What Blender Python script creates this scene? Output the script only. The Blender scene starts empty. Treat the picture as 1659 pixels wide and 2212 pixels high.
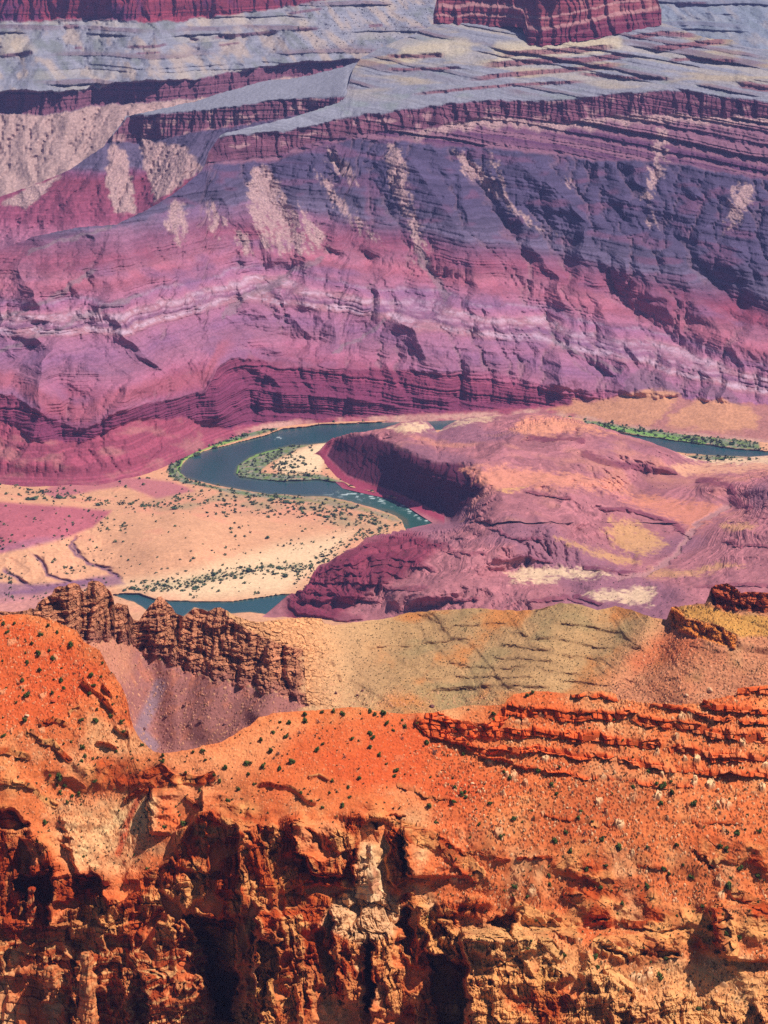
import bpy, math, random
import numpy as np
from concurrent.futures import ThreadPoolExecutor

# ---------------------------------------------------------------- image pixel frame
# The camera stands H metres above the river and looks level down the +Y axis
# through a shifted lens.  The sight line through image pixel (px, py) has the horizontal
# tangent (px-829.5)/F and the depression tangent T(py); with a distance Y it is a
# point of the ground.
F = 5203.0
H = 1400.0
CX = 829.5
STEP = 1.5
f32 = np.float32
rng = np.random.default_rng(7)
random.seed(7)

def T(py):
    return 0.268 + (np.asarray(py) - 1106.0) / F

def pl(*pts):
    xs = np.array([p[0] for p in pts], float); ys = np.array([p[1] for p in pts], float)
    return lambda px: np.interp(px, xs, ys)

def lin(r, g, b):
    c = np.array([r, g, b], float) / 255.0
    return np.where(c <= 0.04045, c / 12.92, ((c + 0.055) / 1.055) ** 2.4).astype(f32)

# ---------------------------------------------------------------- noise
_pool = ThreadPoolExecutor(4)
_G = rng.normal(size=(256, 3)); _G = (_G / np.linalg.norm(_G, axis=1)[:, None]).astype(f32)

def _hash(ix, iy, iz, seed):
    h = ix * np.uint32(374761393) + iy * np.uint32(668265263) + iz * np.uint32(2246822519) + np.uint32((seed * 3266489917) & 0xffffffff)
    h = (h ^ (h >> np.uint32(13))) * np.uint32(1274126177)
    return (h ^ (h >> np.uint32(16)))

def _perlin_chunk(x, y, z, seed):
    fx = np.floor(x); fy = np.floor(y); fz = np.floor(z)
    ix = fx.astype(np.int32).view(np.uint32); iy = fy.astype(np.int32).view(np.uint32); iz = fz.astype(np.int32).view(np.uint32)
    x = x - fx; y = y - fy; z = z - fz
    u = x * x * x * (x * (x * 6 - 15) + 10); v = y * y * y * (y * (y * 6 - 15) + 10); w = z * z * z * (z * (z * 6 - 15) + 10)
    one = np.uint32(1)
    def g(dx, dy, dz):
        h = _hash(ix + one if dx else ix, iy + one if dy else iy, iz + one if dz else iz, seed) & np.uint32(255)
        gr = _G[h]
        return gr[:, 0] * (x - dx) + gr[:, 1] * (y - dy) + gr[:, 2] * (z - dz)
    a = g(0, 0, 0); b = g(1, 0, 0); x00 = a + u * (b - a)
    a = g(0, 1, 0); b = g(1, 1, 0); x10 = a + u * (b - a)
    a = g(0, 0, 1); b = g(1, 0, 1); x01 = a + u * (b - a)
    a = g(0, 1, 1); b = g(1, 1, 1); x11 = a + u * (b - a)
    y0 = x00 + v * (x10 - x00); y1 = x01 + v * (x11 - x01)
    return (y0 + w * (y1 - y0)) * f32(1.6)

def _chunked(fn, arrs, *extra):
    shp = arrs[0].shape
    flat = [np.ascontiguousarray(a, dtype=f32).ravel() for a in arrs]
    n = flat[0].size; c = 32768
    out = np.empty(n, f32)
    def job(i):
        out[i:i + c] = fn(*[a[i:i + c] for a in flat], *extra)
    list(_pool.map(job, range(0, n, c)))
    return out.reshape(shp)

def noise(P, s, seed=0):
    s = (s, s, s) if np.isscalar(s) else s
    return _chunked(_perlin_chunk, [P[0] / s[0], P[1] / s[1], P[2] / s[2]], seed)

def fbm(P, s, octs=4, seed=0, gain=0.5):
    s = np.array((s, s, s) if np.isscalar(s) else s, float)
    out = 0; a = 1.0; tot = 0
    for k in range(octs):
        out = out + a * noise(P, tuple(s), seed + k * 17); tot += a
        a *= gain; s = s / 2.03
    return out / tot

def ridged(P, s, octs=4, seed=0, gain=0.5):
    s = np.array((s, s, s) if np.isscalar(s) else s, float)
    out = 0; a = 1.0; tot = 0
    for k in range(octs):
        out = out + a * (1 - 2 * np.abs(noise(P, tuple(s), seed + k * 17))); tot += a
        a *= gain; s = s / 2.03
    return out / tot

def _worley_chunk(x, y, z, seed):
    fx = np.floor(x); fy = np.floor(y); fz = np.floor(z)
    ix = fx.astype(np.int32); iy = fy.astype(np.int32); iz = fz.astype(np.int32)
    x = x - fx; y = y - fy; z = z - fz
    d1 = np.full(x.shape, 9, f32); d2 = np.full(x.shape, 9, f32); hid = np.zeros(x.shape, np.uint32)
    for dx in (-1, 0, 1):
        for dy in (-1, 0, 1):
            for dz in (-1, 0, 1):
                h = _hash((ix + dx).view(np.uint32), (iy + dy).view(np.uint32), (iz + dz).view(np.uint32), seed)
                ox = (h & np.uint32(1023)).astype(f32) / 1023; oy = ((h >> np.uint32(10)) & np.uint32(1023)).astype(f32) / 1023; oz = ((h >> np.uint32(20)) & np.uint32(1023)).astype(f32) / 1023
                d = (dx + ox - x) ** 2 + (dy + oy - y) ** 2 + (dz + oz - z) ** 2
                m = d < d1
                d2 = np.where(m, d1, np.minimum(d2, d)); hid = np.where(m, h, hid); d1 = np.where(m, d, d1)
    e = np.sqrt(d2) - np.sqrt(d1)
    r = ((hid >> np.uint32(7)) & np.uint32(1023)).astype(f32) / 1023
    return np.floor(np.minimum(e, 0.999) * 1000) + r * f32(0.999)     # edge distance packed with a cell value

def worley(P, s, seed=0):
    s = (s, s, s) if np.isscalar(s) else s
    o = _chunked(_worley_chunk, [P[0] / s[0], P[1] / s[1], P[2] / s[2]], seed)
    e = np.floor(o)
    return e / 1000.0, o - e

def bricks(x, z, bx, bz, seed):
    """beds cut by joints: edge distance (0 at a crack) and a value per block"""
    zr = z / bz; zi = np.floor(zr); fz = zr - zi
    ui = zi.astype(np.int32).view(np.uint32); zero = np.zeros_like(ui)
    h = (_hash(ui, zero, zero, seed) & np.uint32(1023)).astype(f32) / 1023
    xr = x / (bx * (.6 + .9 * h)) + 17 * h; xi = np.floor(xr); fx = xr - xi
    v = (_hash(xi.astype(np.int32).view(np.uint32), ui, zero, seed + 1) & np.uint32(1023)).astype(f32) / 1023
    e = np.minimum(np.minimum(fz, 1 - fz) * bz, np.minimum(fx, 1 - fx) * bx)
    return e, v, h

def val1(x, seed=0):
    """1-D blocky value noise in -1..1: a bed of constant hardness with soft contacts."""
    i = np.floor(x); fr = (x - i).astype(f32)
    i = i.astype(np.int32).view(np.uint32); z = np.zeros_like(i)
    a = (_hash(i, z, z, seed) & np.uint32(1023)).astype(f32) / 511.5 - 1
    b = (_hash(i + np.uint32(1), z, z, seed) & np.uint32(1023)).astype(f32) / 511.5 - 1
    t = np.clip((fr - 0.3) / 0.4, 0, 1); t = t * t * (3 - 2 * t)
    return a + (b - a) * t

def smooth(e0, e1, x):
    t = np.clip((x - e0) / (e1 - e0), 0, 1)
    return t * t * (3 - 2 * t)

def blur(a, rx, ry):
    a = np.asarray(a, np.float64)
    for ax, r in ((0, ry), (1, rx)):
        r = int(round(r))
        if r < 1: continue
        for _ in range(2):
            pad = [(0, 0), (0, 0)]; pad[ax] = (r + 1, r)
            c = np.cumsum(np.pad(a, pad, mode='edge'), axis=ax)
            n = a.shape[ax]
            hi = np.take(c, np.arange(2 * r + 1, 2 * r + 1 + n), axis=ax); lo = np.take(c, np.arange(0, n), axis=ax)
            a = (hi - lo) / (2 * r + 1)
    return a

# ---------------------------------------------------------------- drawing tools in image coordinates
def dist(PX, PY, pts):
    """distance in image pixels to a polyline, and the position (0..1) along it"""
    best = np.full(PX.shape, 1e9, f32); par = np.zeros(PX.shape, f32)
    L = [0.0]
    for a, b in zip(pts[:-1], pts[1:]): L.append(L[-1] + math.hypot(b[0] - a[0], b[1] - a[1]))
    for k, (a, b) in enumerate(zip(pts[:-1], pts[1:])):
        dx, dy = b[0] - a[0], b[1] - a[1]; q = dx * dx + dy * dy + 1e-9
        t = np.clip(((PX - a[0]) * dx + (PY - a[1]) * dy) / q, 0, 1)
        d = np.hypot(PX - a[0] - t * dx, PY - a[1] - t * dy)
        m = d < best
        best = np.where(m, d, best); par = np.where(m, (L[k] + t * (L[k + 1] - L[k])) / L[-1], par)
    return best, par

def band(PX, PY, pts, w, soft=None):
    """1 inside a stroke of half-width w (number or (w0, w1) along it)"""
    d, t = dist(PX, PY, pts)
    if not np.isscalar(w): w = w[0] + (w[1] - w[0]) * t
    soft = soft if soft is not None else np.maximum(np.asarray(w) * 0.5, 1)
    return 1 - smooth(w - soft * 0.5, w + soft * 0.5, d)

def taper(PX, PY, pts, w, soft=None):
    """a stroke that dies out at both ends"""
    t = dist(PX, PY, pts)[1]
    return band(PX, PY, pts, w, soft) * smooth(0, .14, t) * smooth(1, .86, t)

def patch(PX, PY, pts, soft=6):
    """soft mask of a polygon"""
    inside = np.zeros(PX.shape, bool)
    n = len(pts)
    for k in range(n):
        a = pts[k]; b = pts[(k + 1) % n]
        if a[1] == b[1]: continue
        c = ((a[1] > PY) != (b[1] > PY)) & (PX < (b[0] - a[0]) * (PY - a[1]) / (b[1] - a[1]) + a[0])
        inside ^= c
    d, _ = dist(PX, PY, list(pts) + [pts[0]])
    d = np.where(inside, d, -d)
    return smooth(-soft, soft, d)

def mix(col, c, m):
    m = np.clip(m, 0, 1)[..., None]
    return col * (1 - m) + np.asarray(c, f32) * m

# ---------------------------------------------------------------- ground sheets
C = bpy.context.scene.collection

def Vector3(p, dz=0.0):
    return (float(p[0]), float(p[1]), float(p[2]) + dz)

def tag(o, label=None, cat=None, group=None, kind=None):
    if label: o['label'] = label
    if cat: o['category'] = cat
    if group: o['group'] = group
    if kind: o['kind'] = kind
    return o

class Sheet:
    """A sheet of ground gridded in image pixels between a bottom and a top image line."""
    def __init__(s, px0, px1, bot, top, step=STEP, rows=None, soft=0):
        s.px = np.arange(px0, px1 + step, step)
        b = bot(s.px); t = top(s.px)
        if soft: b = blur((b + 0.0)[None], soft / step, 0)[0]
        n = rows or int(np.max(b - t) / step) + 2
        v = np.linspace(0, 1, n)[:, None]
        s.PY = (b + (t - b) * v); s.PX = np.broadcast_to(s.px, s.PY.shape).copy()  # vertices laid out by image row and column
        s.T = T(s.PY); s.U = (s.PX - CX) / F
        s.v = v; s.step = step
        s.dz = 0.0
    def march(s, S, Y0, rx=60, ry=36):
        """walk up every line of sight over ground of slope S, starting Y0 metres away"""
        n, nc = s.PY.shape
        b = s.PY[0]; t = s.PY[-1]
        pyu = np.arange(b.max(), t.min() - s.step, -s.step)          # one ladder of sight lines for all columns
        ri = np.clip((pyu[:, None] - b) / (t - b) * (n - 1), 0, n - 1.001); r0 = ri.astype(int); fr = ri - r0
        cc = np.arange(nc)[None]
        Su = S[r0, cc] * (1 - fr) + S[r0 + 1, cc] * fr
        Tu = T(pyu)[:, None]; dt = np.diff(Tu, axis=0)
        d = -dt / np.maximum(.5 * (Su[1:] + Su[:-1]) + .5 * (Tu[1:] + Tu[:-1]), 0.03)
        lnY = np.vstack([np.zeros((1, nc)), np.cumsum(d, axis=0)])
        kf = np.clip((pyu[0] - b) / s.step, 0, len(pyu) - 1.001); k0 = kf.astype(int); kf = kf - k0
        at_foot = lambda a: a[k0, cc[0]] * (1 - kf) + a[k0 + 1, cc[0]] * kf
        l0 = np.log(Y0(s.px))
        lnY = lnY - at_foot(lnY)[None] + l0[None]
        # neighbouring sight lines agree on the large form; only local steps keep their own shape
        sm = blur(lnY, rx, 0); res = lnY - sm
        lnY = sm + res - blur(res, 0, ry)
        lnY = lnY + blur((l0 - at_foot(lnY))[None], 60, 0)
        q = np.clip((pyu[0] - s.PY) / s.step, 0, len(pyu) - 1.001); q0 = q.astype(int); fq = q - q0
        c2 = np.broadcast_to(cc, q0.shape)
        s.Y = np.exp(lnY[q0, c2] * (1 - fq) + lnY[q0 + 1, c2] * fq)
    def fromz(s, z):
        s.Y = (H - z) / s.T
    def P(s):
        return (s.U * s.Y, s.Y, H - s.Y * s.T + s.dz)
    def z(s):
        return H - s.Y * s.T + s.dz
    def push(s, a):
        s.Y = s.Y - a
    def at(s, px, py):
        """world point of the finished sheet seen along (px, py)"""
        c = np.clip(np.round((np.asarray(px) - s.px[0]) / s.step).astype(int), 0, len(s.px) - 1)
        b = s.PY[0, c]; t = s.PY[-1, c]
        r = np.clip(np.round((np.asarray(py) - b) / (t - b) * (s.PY.shape[0] - 1)).astype(int), 0, s.PY.shape[0] - 1)
        p = s.P()
        return np.stack([p[0][r, c], p[1][r, c], p[2][r, c]], -1)
    def build(s, name, mat, col, back=(), smoothed=False, keep=None):
        X, Y, Z = [np.asarray(a, np.float64) for a in s.P()]
        col = np.asarray(col, f32)
        cr = np.asarray(back, float)
        if len(cr):
            Yb = Y[-1][None] + cr[:, :1]; Zb = Z[-1][None] - cr[:, 1:2]
            X = np.vstack([X, X[-1][None] * (Yb / Y[-1][None])]); Y = np.vstack([Y, Yb]); Z = np.vstack([Z, Zb])
            col = np.concatenate([col, np.repeat(col[-1][None], len(cr), 0)], 0)
        nr, nc = X.shape
        me = bpy.data.meshes.new(name)
        me.vertices.add(nr * nc)
        me.vertices.foreach_set('co', np.stack([X, Y, Z], -1).astype(f32).ravel())
        idx = np.arange(nr * nc, dtype=np.int32).reshape(nr, nc)
        q = np.stack([idx[:-1, :-1], idx[:-1, 1:], idx[1:, 1:], idx[1:, :-1]], -1).reshape(-1, 4)
        if keep is not None:
            kk = np.zeros((nr, nc), bool); kk[:keep.shape[0]] = keep
            q = q[kk.ravel()[q].any(1)]
        me.loops.add(q.size); me.loops.foreach_set('vertex_index', q.ravel())
        me.polygons.add(len(q)); me.polygons.foreach_set('loop_start', np.arange(0, q.size, 4, dtype=np.int32))
        me.polygons.foreach_set('use_smooth', np.full(len(q), smoothed, bool))
        me.update(calc_edges=True)
        at = me.color_attributes.new('rock_colour', 'FLOAT_COLOR', 'POINT')
        at.data.foreach_set('color', np.concatenate([np.clip(col, 0.001, 0.95), np.ones(col.shape[:2] + (1,), f32)], -1).astype(f32).ravel())
        me.materials.append(mat)
        o = bpy.data.objects.new(name, me); C.objects.link(o)
        return o

def erode(sh, mask, amp=1.0, q=3, it=24, k=.05, seed=1, rough=1.0, slope=.5, wide=26):
    """run water over a sheet: gullies gather downhill; the relief is cut along the lines of sight"""
    X, Y, Z = [np.asarray(a, np.float64)[::q, ::q] for a in sh.P()]
    Z0 = Z.copy()
    nr, nc = Z.shape
    Z = Z + rough * (fbm((X, Y, Z), 70, 3, seed) * 2 + 1.2 * fbm((X, Y, Z), 16, 3, seed + 50))
    jit = np.random.default_rng(seed).uniform(.55, 1.45, (9,) + Z.shape)
    idx = np.arange(nr * nc).reshape(nr, nc)
    for n in range(it):
        best = np.zeros((nr, nc)); rec = idx.copy(); dist_ = np.ones((nr, nc))
        for dr in (-1, 0, 1):
            for dc in (-1, 0, 1):
                if not (dr or dc): continue
                a = slice(max(0, -dr), nr - max(0, dr)); b = slice(max(0, -dc), nc - max(0, dc))
                a2 = slice(max(0, dr), nr - max(0, -dr)); b2 = slice(max(0, dc), nc - max(0, -dc))
                d = np.hypot(X[a2, b2] - X[a, b], Y[a2, b2] - Y[a, b]) + .5
                g = (Z[a, b] - Z[a2, b2]) / d
                g = g * jit[(dr + 1) * 3 + dc + 1][a, b]
                m = g > best[a, b]
                best[a, b] = np.where(m, g, best[a, b]); rec[a, b] = np.where(m, idx[a2, b2], rec[a, b]); dist_[a, b] = np.where(m, d, dist_[a, b])
        A = [1.0] * (nr * nc); R = rec.ravel().tolist()
        for i in np.argsort(-Z.ravel()).tolist():
            r = R[i]
            if r != i: A[r] += A[i]
        A = np.array(A).reshape(nr, nc)
        e = k * np.sqrt(np.minimum(A, 4000)) * np.minimum(best, 1.2) * dist_
        e = np.minimum(e, .7 * best * dist_)
        Z = Z - e
        if n % 6 == 5: Z = .75 * Z + .25 * blur(Z, 1, 1)
    e = np.maximum(Z0 - Z, 0) ** .85
    e = .5 * e + .5 * blur(e, 1, 1)
    e = e - blur(e, wide, wide)
    e = np.clip(e, -12, 16)
    wx = 5.0 * fbm((X, Y, Z0), 90, 4, seed + 3, .6); wy = 5.0 * fbm((X, Y, Z0), 90, 4, seed + 9, .6)
    gr, gc = np.meshgrid(np.arange(nr), np.arange(nc), indexing='ij')
    yy = np.clip(gr + wy, 0, nr - 1.001); xx = np.clip(gc + wx, 0, nc - 1.001); y0 = yy.astype(int); x0 = xx.astype(int); yy -= y0; xx -= x0
    e = (e[y0, x0] * (1 - xx) + e[y0, x0 + 1] * xx) * (1 - yy) + (e[y0 + 1, x0] * (1 - xx) + e[y0 + 1, x0 + 1] * xx) * yy
    gy = np.linspace(0, nr - 1.001, sh.PY.shape[0]); gy = np.minimum(np.arange(sh.PY.shape[0]) / q, nr - 1.001)[:, None]; gx = np.minimum(np.arange(sh.PY.shape[1]) / q, nc - 1.001)[None]
    iy = gy.astype(int); ix = gx.astype(int); fy = gy - iy; fx = gx - ix
    E = (e[iy, ix] * (1 - fx) + e[iy, ix + 1] * fx) * (1 - fy) + (e[iy + 1, ix] * (1 - fx) + e[iy + 1, ix + 1] * fx) * fy
    sh.push(-amp * mask * E / (slope + sh.T))
    return E

def ground_material(name, grain, bump, speck=0.35, rough=0.95):
    """rock and soil: mapped beds and stains, broken up by grain noise and bump"""
    m = bpy.data.materials.new(name); m.use_nodes = True
    nt = m.node_tree; N = nt.nodes; L = nt.links
    b = N['Principled BSDF']; b.inputs['Roughness'].default_value = rough
    b.inputs['Specular IOR Level'].default_value = 0.08
    a = N.new('ShaderNodeAttribute'); a.attribute_name = 'rock_colour'
    tc = N.new('ShaderNodeTexCoord')
    n1 = N.new('ShaderNodeTexNoise'); n1.inputs['Scale'].default_value = 1.0 / grain; n1.inputs['Detail'].default_value = 5; n1.inputs['Roughness'].default_value = 0.7
    L.new(tc.outputs['Object'], n1.inputs['Vector'])
    mr = N.new('ShaderNodeMapRange'); mr.inputs['From Min'].default_value = 0.3; mr.inputs['From Max'].default_value = 0.7
    mr.inputs['To Min'].default_value = 1 - speck; mr.inputs['To Max'].default_value = 1 + speck
    L.new(n1.outputs['Fac'], mr.inputs['Value'])
    mu = N.new('ShaderNodeVectorMath'); mu.operation = 'SCALE'
    L.new(a.outputs['Color'], mu.inputs[0]); L.new(mr.outputs['Result'], mu.inputs['Scale'])
    L.new(mu.outputs['Vector'], b.inputs['Base Color'])
    if bump:
        bp = N.new('ShaderNodeBump'); bp.inputs['Strength'].default_value = 0.6; bp.inputs['Distance'].default_value = bump
        L.new(n1.outputs['Fac'], bp.inputs['Height']); L.new(bp.outputs['Normal'], b.inputs['Normal'])
    return m
# ================================================================ far canyon wall
M_far = ground_material('far_rock', 9.0, 2.0, 0.22)

SHALE = lin(98, 84, 106); SHALE2 = lin(80, 68, 94); CLIFF = lin(118, 72, 88); CLIFF2 = lin(80, 44, 62)
RED = lin(132, 64, 82); PINK = lin(164, 104, 128); PURP = lin(132, 88, 122); PALE = lin(200, 170, 186)
MAGE = lin(128, 58, 86); TERR = lin(136, 134, 146); TERR2 = lin(172, 152, 126); RUBB = lin(172, 138, 136)  # terrace grey leans blue: a little haze mixed into the colour
SAND = lin(214, 150, 100); REDC = lin(134, 56, 70); LEDG = lin(134, 92, 108)

def beds(zp, table):
    """colour of a bed by its height in the pile of beds"""
    zs = np.array([t[0] for t in table], float); cs = np.stack([t[1] for t in table])
    return np.stack([np.interp(zp, zs, cs[:, k]) for k in range(3)], -1).astype(f32)

def saw(P, s, seed, sharp=0.18):
    """buttresses with one steep flank: 0..1 along x, warped, broken by height"""
    q = P[0] / s + 0.9 * noise(P, (s * 3.1, s * 3.1, s * 4.5), seed) + 0.25 * noise(P, (s * .8, s, s * .9), seed + 5)
    i = np.floor(q); fr = q - i
    amp = 0.5 + 0.5 * val1(q, seed + 9)
    return (np.where(fr < sharp, fr / sharp, 1 - (fr - sharp) / (1 - sharp)) * (0.35 + 0.65 * amp)).astype(f32)

def zones(PX, PY, base, *lines, soft=4):
    """slope map: base below the first line, then each line's value above it"""
    S = np.full(PX.shape, base, float)
    for fn, val in lines:
        v = val(PX) if callable(val) else val
        m = smooth(soft, -soft, PY - fn(PX))
        S = S + (v - S) * m
    return S

foot = pl((-80, 1044), (0, 1048), (90, 1054), (150, 1050), (270, 1042), (330, 1034), (362, 1015), (370, 985), (440, 960), (500, 940), (560, 926), (600, 919), (700, 911), (829, 906), (1000, 901), (1100, 896), (1180, 888), (1270, 905), (1300, 915), (1400, 932), (1500, 943), (1659, 958), (1740, 968))
cl_base = pl((-80, 905), (0, 907), (35, 915), (65, 950), (175, 955), (240, 925), (300, 906), (400, 902), (475, 925), (500, 928), (560, 916), (600, 909), (829, 900), (1000, 888), (1180, 876), (1270, 868), (1350, 852), (1740, 880))
cl_top = pl((-80, 850), (0, 853), (30, 858), (55, 878), (115, 908), (165, 928), (190, 926), (240, 898), (300, 878), (350, 866), (445, 850), (470, 800), (500, 775), (575, 780), (600, 797), (829, 800), (995, 806), (1070, 806), (1180, 835), (1350, 848), (1740, 874))
sh_bot = pl((-80, 560), (250, 490), (435, 440), (560, 440), (700, 470), (829, 520), (1000, 545), (1200, 560), (1350, 600), (1500, 650), (1740, 740))
led_bot = pl((-80, 372), (442, 358), (600, 346), (650, 331), (700, 312), (750, 302), (829, 302), (980, 315), (1155, 330), (1280, 345), (1395, 347), (1480, 357), (1659, 388), (1740, 398))
tp_bot = pl((-80, 352), (442, 352), (600, 336), (700, 302), (750, 291), (829, 284), (895, 284), (955, 272), (1060, 250), (1155, 262), (1220, 265), (1330, 250), (1450, 245), (1580, 252), (1740, 256))
tp_top = pl((-80, 296), (472, 295), (550, 289), (615, 284), (665, 274), (740, 255), (800, 246), (829, 244), (895, 234), (970, 224), (1080, 215), (1155, 220), (1240, 215), (1330, 202), (1430, 197), (1480, 195), (1555, 210), (1659, 220), (1740, 226))
w_top = pl((-80, 560), (0, 540), (75, 510), (165, 492), (250, 485), (310, 457), (350, 435), (400, 400), (435, 370), (443, 357), (450, 330), (472, 297), (476, 291), (550, 272), (625, 255), (675, 240), (735, 219), (752, 185), (762, 150), (780, 125), (829, 100), (875, 82), (915, 64), (945, 46), (1000, 38), (1130, 30), (1300, 36), (1420, 46), (1480, 65), (1520, 82), (1580, 86), (1610, 100), (1659, 108), (1740, 125))
far_dip = lambda X: np.where(X > -350, 0.15 * (X + 350), 0.0) - 52.0

def crinkle(fn, a, s, seed):
    """an edge drawn in image pixels, with the small bays and noses of a real rim"""
    def g(px):
        px = np.asarray(px, float); o = np.zeros_like(px)
        q = (px, o + seed * 7.7, o)
        return fn(px) + a * (noise(q, s, seed) + .6 * noise(q, s / 2.7, seed + 1) + .35 * noise(q, s / 7, seed + 2))
    return g
tp_top0, tp_bot0, cl_top0, cl_base0, led_bot0, sh_bot0 = tp_top, tp_bot, cl_top, cl_base, led_bot, sh_bot
tp_top = crinkle(tp_top, 3.5, 40, 1); tp_bot = crinkle(tp_bot, 5, 34, 2); cl_top = crinkle(cl_top, 7, 60, 3); cl_base = crinkle(cl_base, 6, 50, 4); led_bot = crinkle(led_bot, 5, 50, 5); sh_bot = crinkle(sh_bot, 14, 80, 6); w_top = crinkle(w_top, 1.6, 24, 7)
W = Sheet(-165, 1825.5, lambda px: foot(px) + 11, w_top, 1.5, soft=26)
PX, PY = W.PX, W.PY
wide = smooth(470, 520, PX)                      # right of the stepped bluff the wall rises straight from the river
S = zones(PX, PY, 0.5,
          (cl_base0, lambda p: 1.5 * (1 - smooth(470, 520, p)) + 0.62 * smooth(470, 520, p) * (1 - smooth(1250, 1350, p)) + 0.3 * smooth(1250, 1350, p) + .25 * (1 - smooth(1180, 1300, p))),
          (cl_top0, 0.40), (sh_bot0, 0.62), (led_bot0, 0.45), (tp_bot0, 2.6), (tp_top0, 0.22))
rf = smooth(1180, 1300, PX) * smooth(-8, 6, PY - cl_base0(PX)); S = S * (1 - rf) + .14 * rf
# little cliffs stepping up the grey terraces
steps = [([(829, 121), (900, 122), (965, 119)], 4), ([(1005, 173), (1090, 162), (1180, 155), (1270, 148), (1355, 135)], 5), ([(1030, 143), (1100, 137), (1180, 131), (1260, 130), (1375, 117)], 6),
         ([(1075, 117), (1160, 113), (1250, 108), (1335, 100)], 6), ([(1400, 107), (1470, 100), (1530, 92), (1580, 88)], 6), ([(880, 205), (1000, 193), (1100, 184), (1280, 175)], 3),
         ([(829, 150), (930, 149), (1000, 146)], 3), ([(1355, 82), (1430, 72), (1510, 78)], 5), ([(1440, 130), (1490, 128), (1600, 132)], 3), ([(1240, 158), (1350, 168), (1460, 170)], 3), ([(1590, 180), (1650, 190), (1740, 196)], 8),
         ([(560, 255), (640, 250)], 2)]
stepm = np.zeros_like(PX)
for p, w in steps:
    m = taper(PX, PY, p, w, 3); stepm = np.maximum(stepm, m); S = S * (1 - m) + 2.4 * m
S = blur(S, 3, 1)
W.march(S, lambda px: (H + 3) / T(W.PY[0]), 110, 30)
P = W.P(); zp = P[2] + far_dip(P[0]) + 9 * fbm(P, 160, 3, 3)
# resistant beds: steeper where a hard bed crops out
hard = np.clip(val1(zp / 6.5, 21) * 1.3, -1, 1)
inwall = smooth(4, -4, PY - cl_base(PX)) * smooth(-4, 4, PY - cl_top(PX)) * (1 - smooth(1280, 1360, PX))
inmid = smooth(4, -4, PY - cl_base(PX)) * smooth(-4, 4, PY - cl_top(PX))
inslope = smooth(4, -4, PY - cl_top(PX)) * smooth(-6, 6, PY - sh_bot(PX))
inshale = smooth(6, -6, PY - sh_bot(PX)) * smooth(-4, 4, PY - led_bot(PX))
inledge = smooth(4, -4, PY - led_bot(PX)) * smooth(-3, 3, PY - tp_bot(PX))
incliff = smooth(3, -3, PY - tp_bot(PX)) * smooth(-3, 3, PY - tp_top(PX))
interr = smooth(3, -3, PY - tp_top(PX))
infoot = smooth(-4, 4, PY - cl_base(PX))
K = 1 + inwall * (1.1 * hard) * wide + inslope * 0.28 * hard + inshale * 0.45 * hard + infoot * .15 * hard
W.march(blur(np.maximum(S * np.maximum(K, 0.15), 0.06), 2, 0), lambda px: (H + 3) / T(W.PY[0]), 110, 14)
P = W.P()
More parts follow.
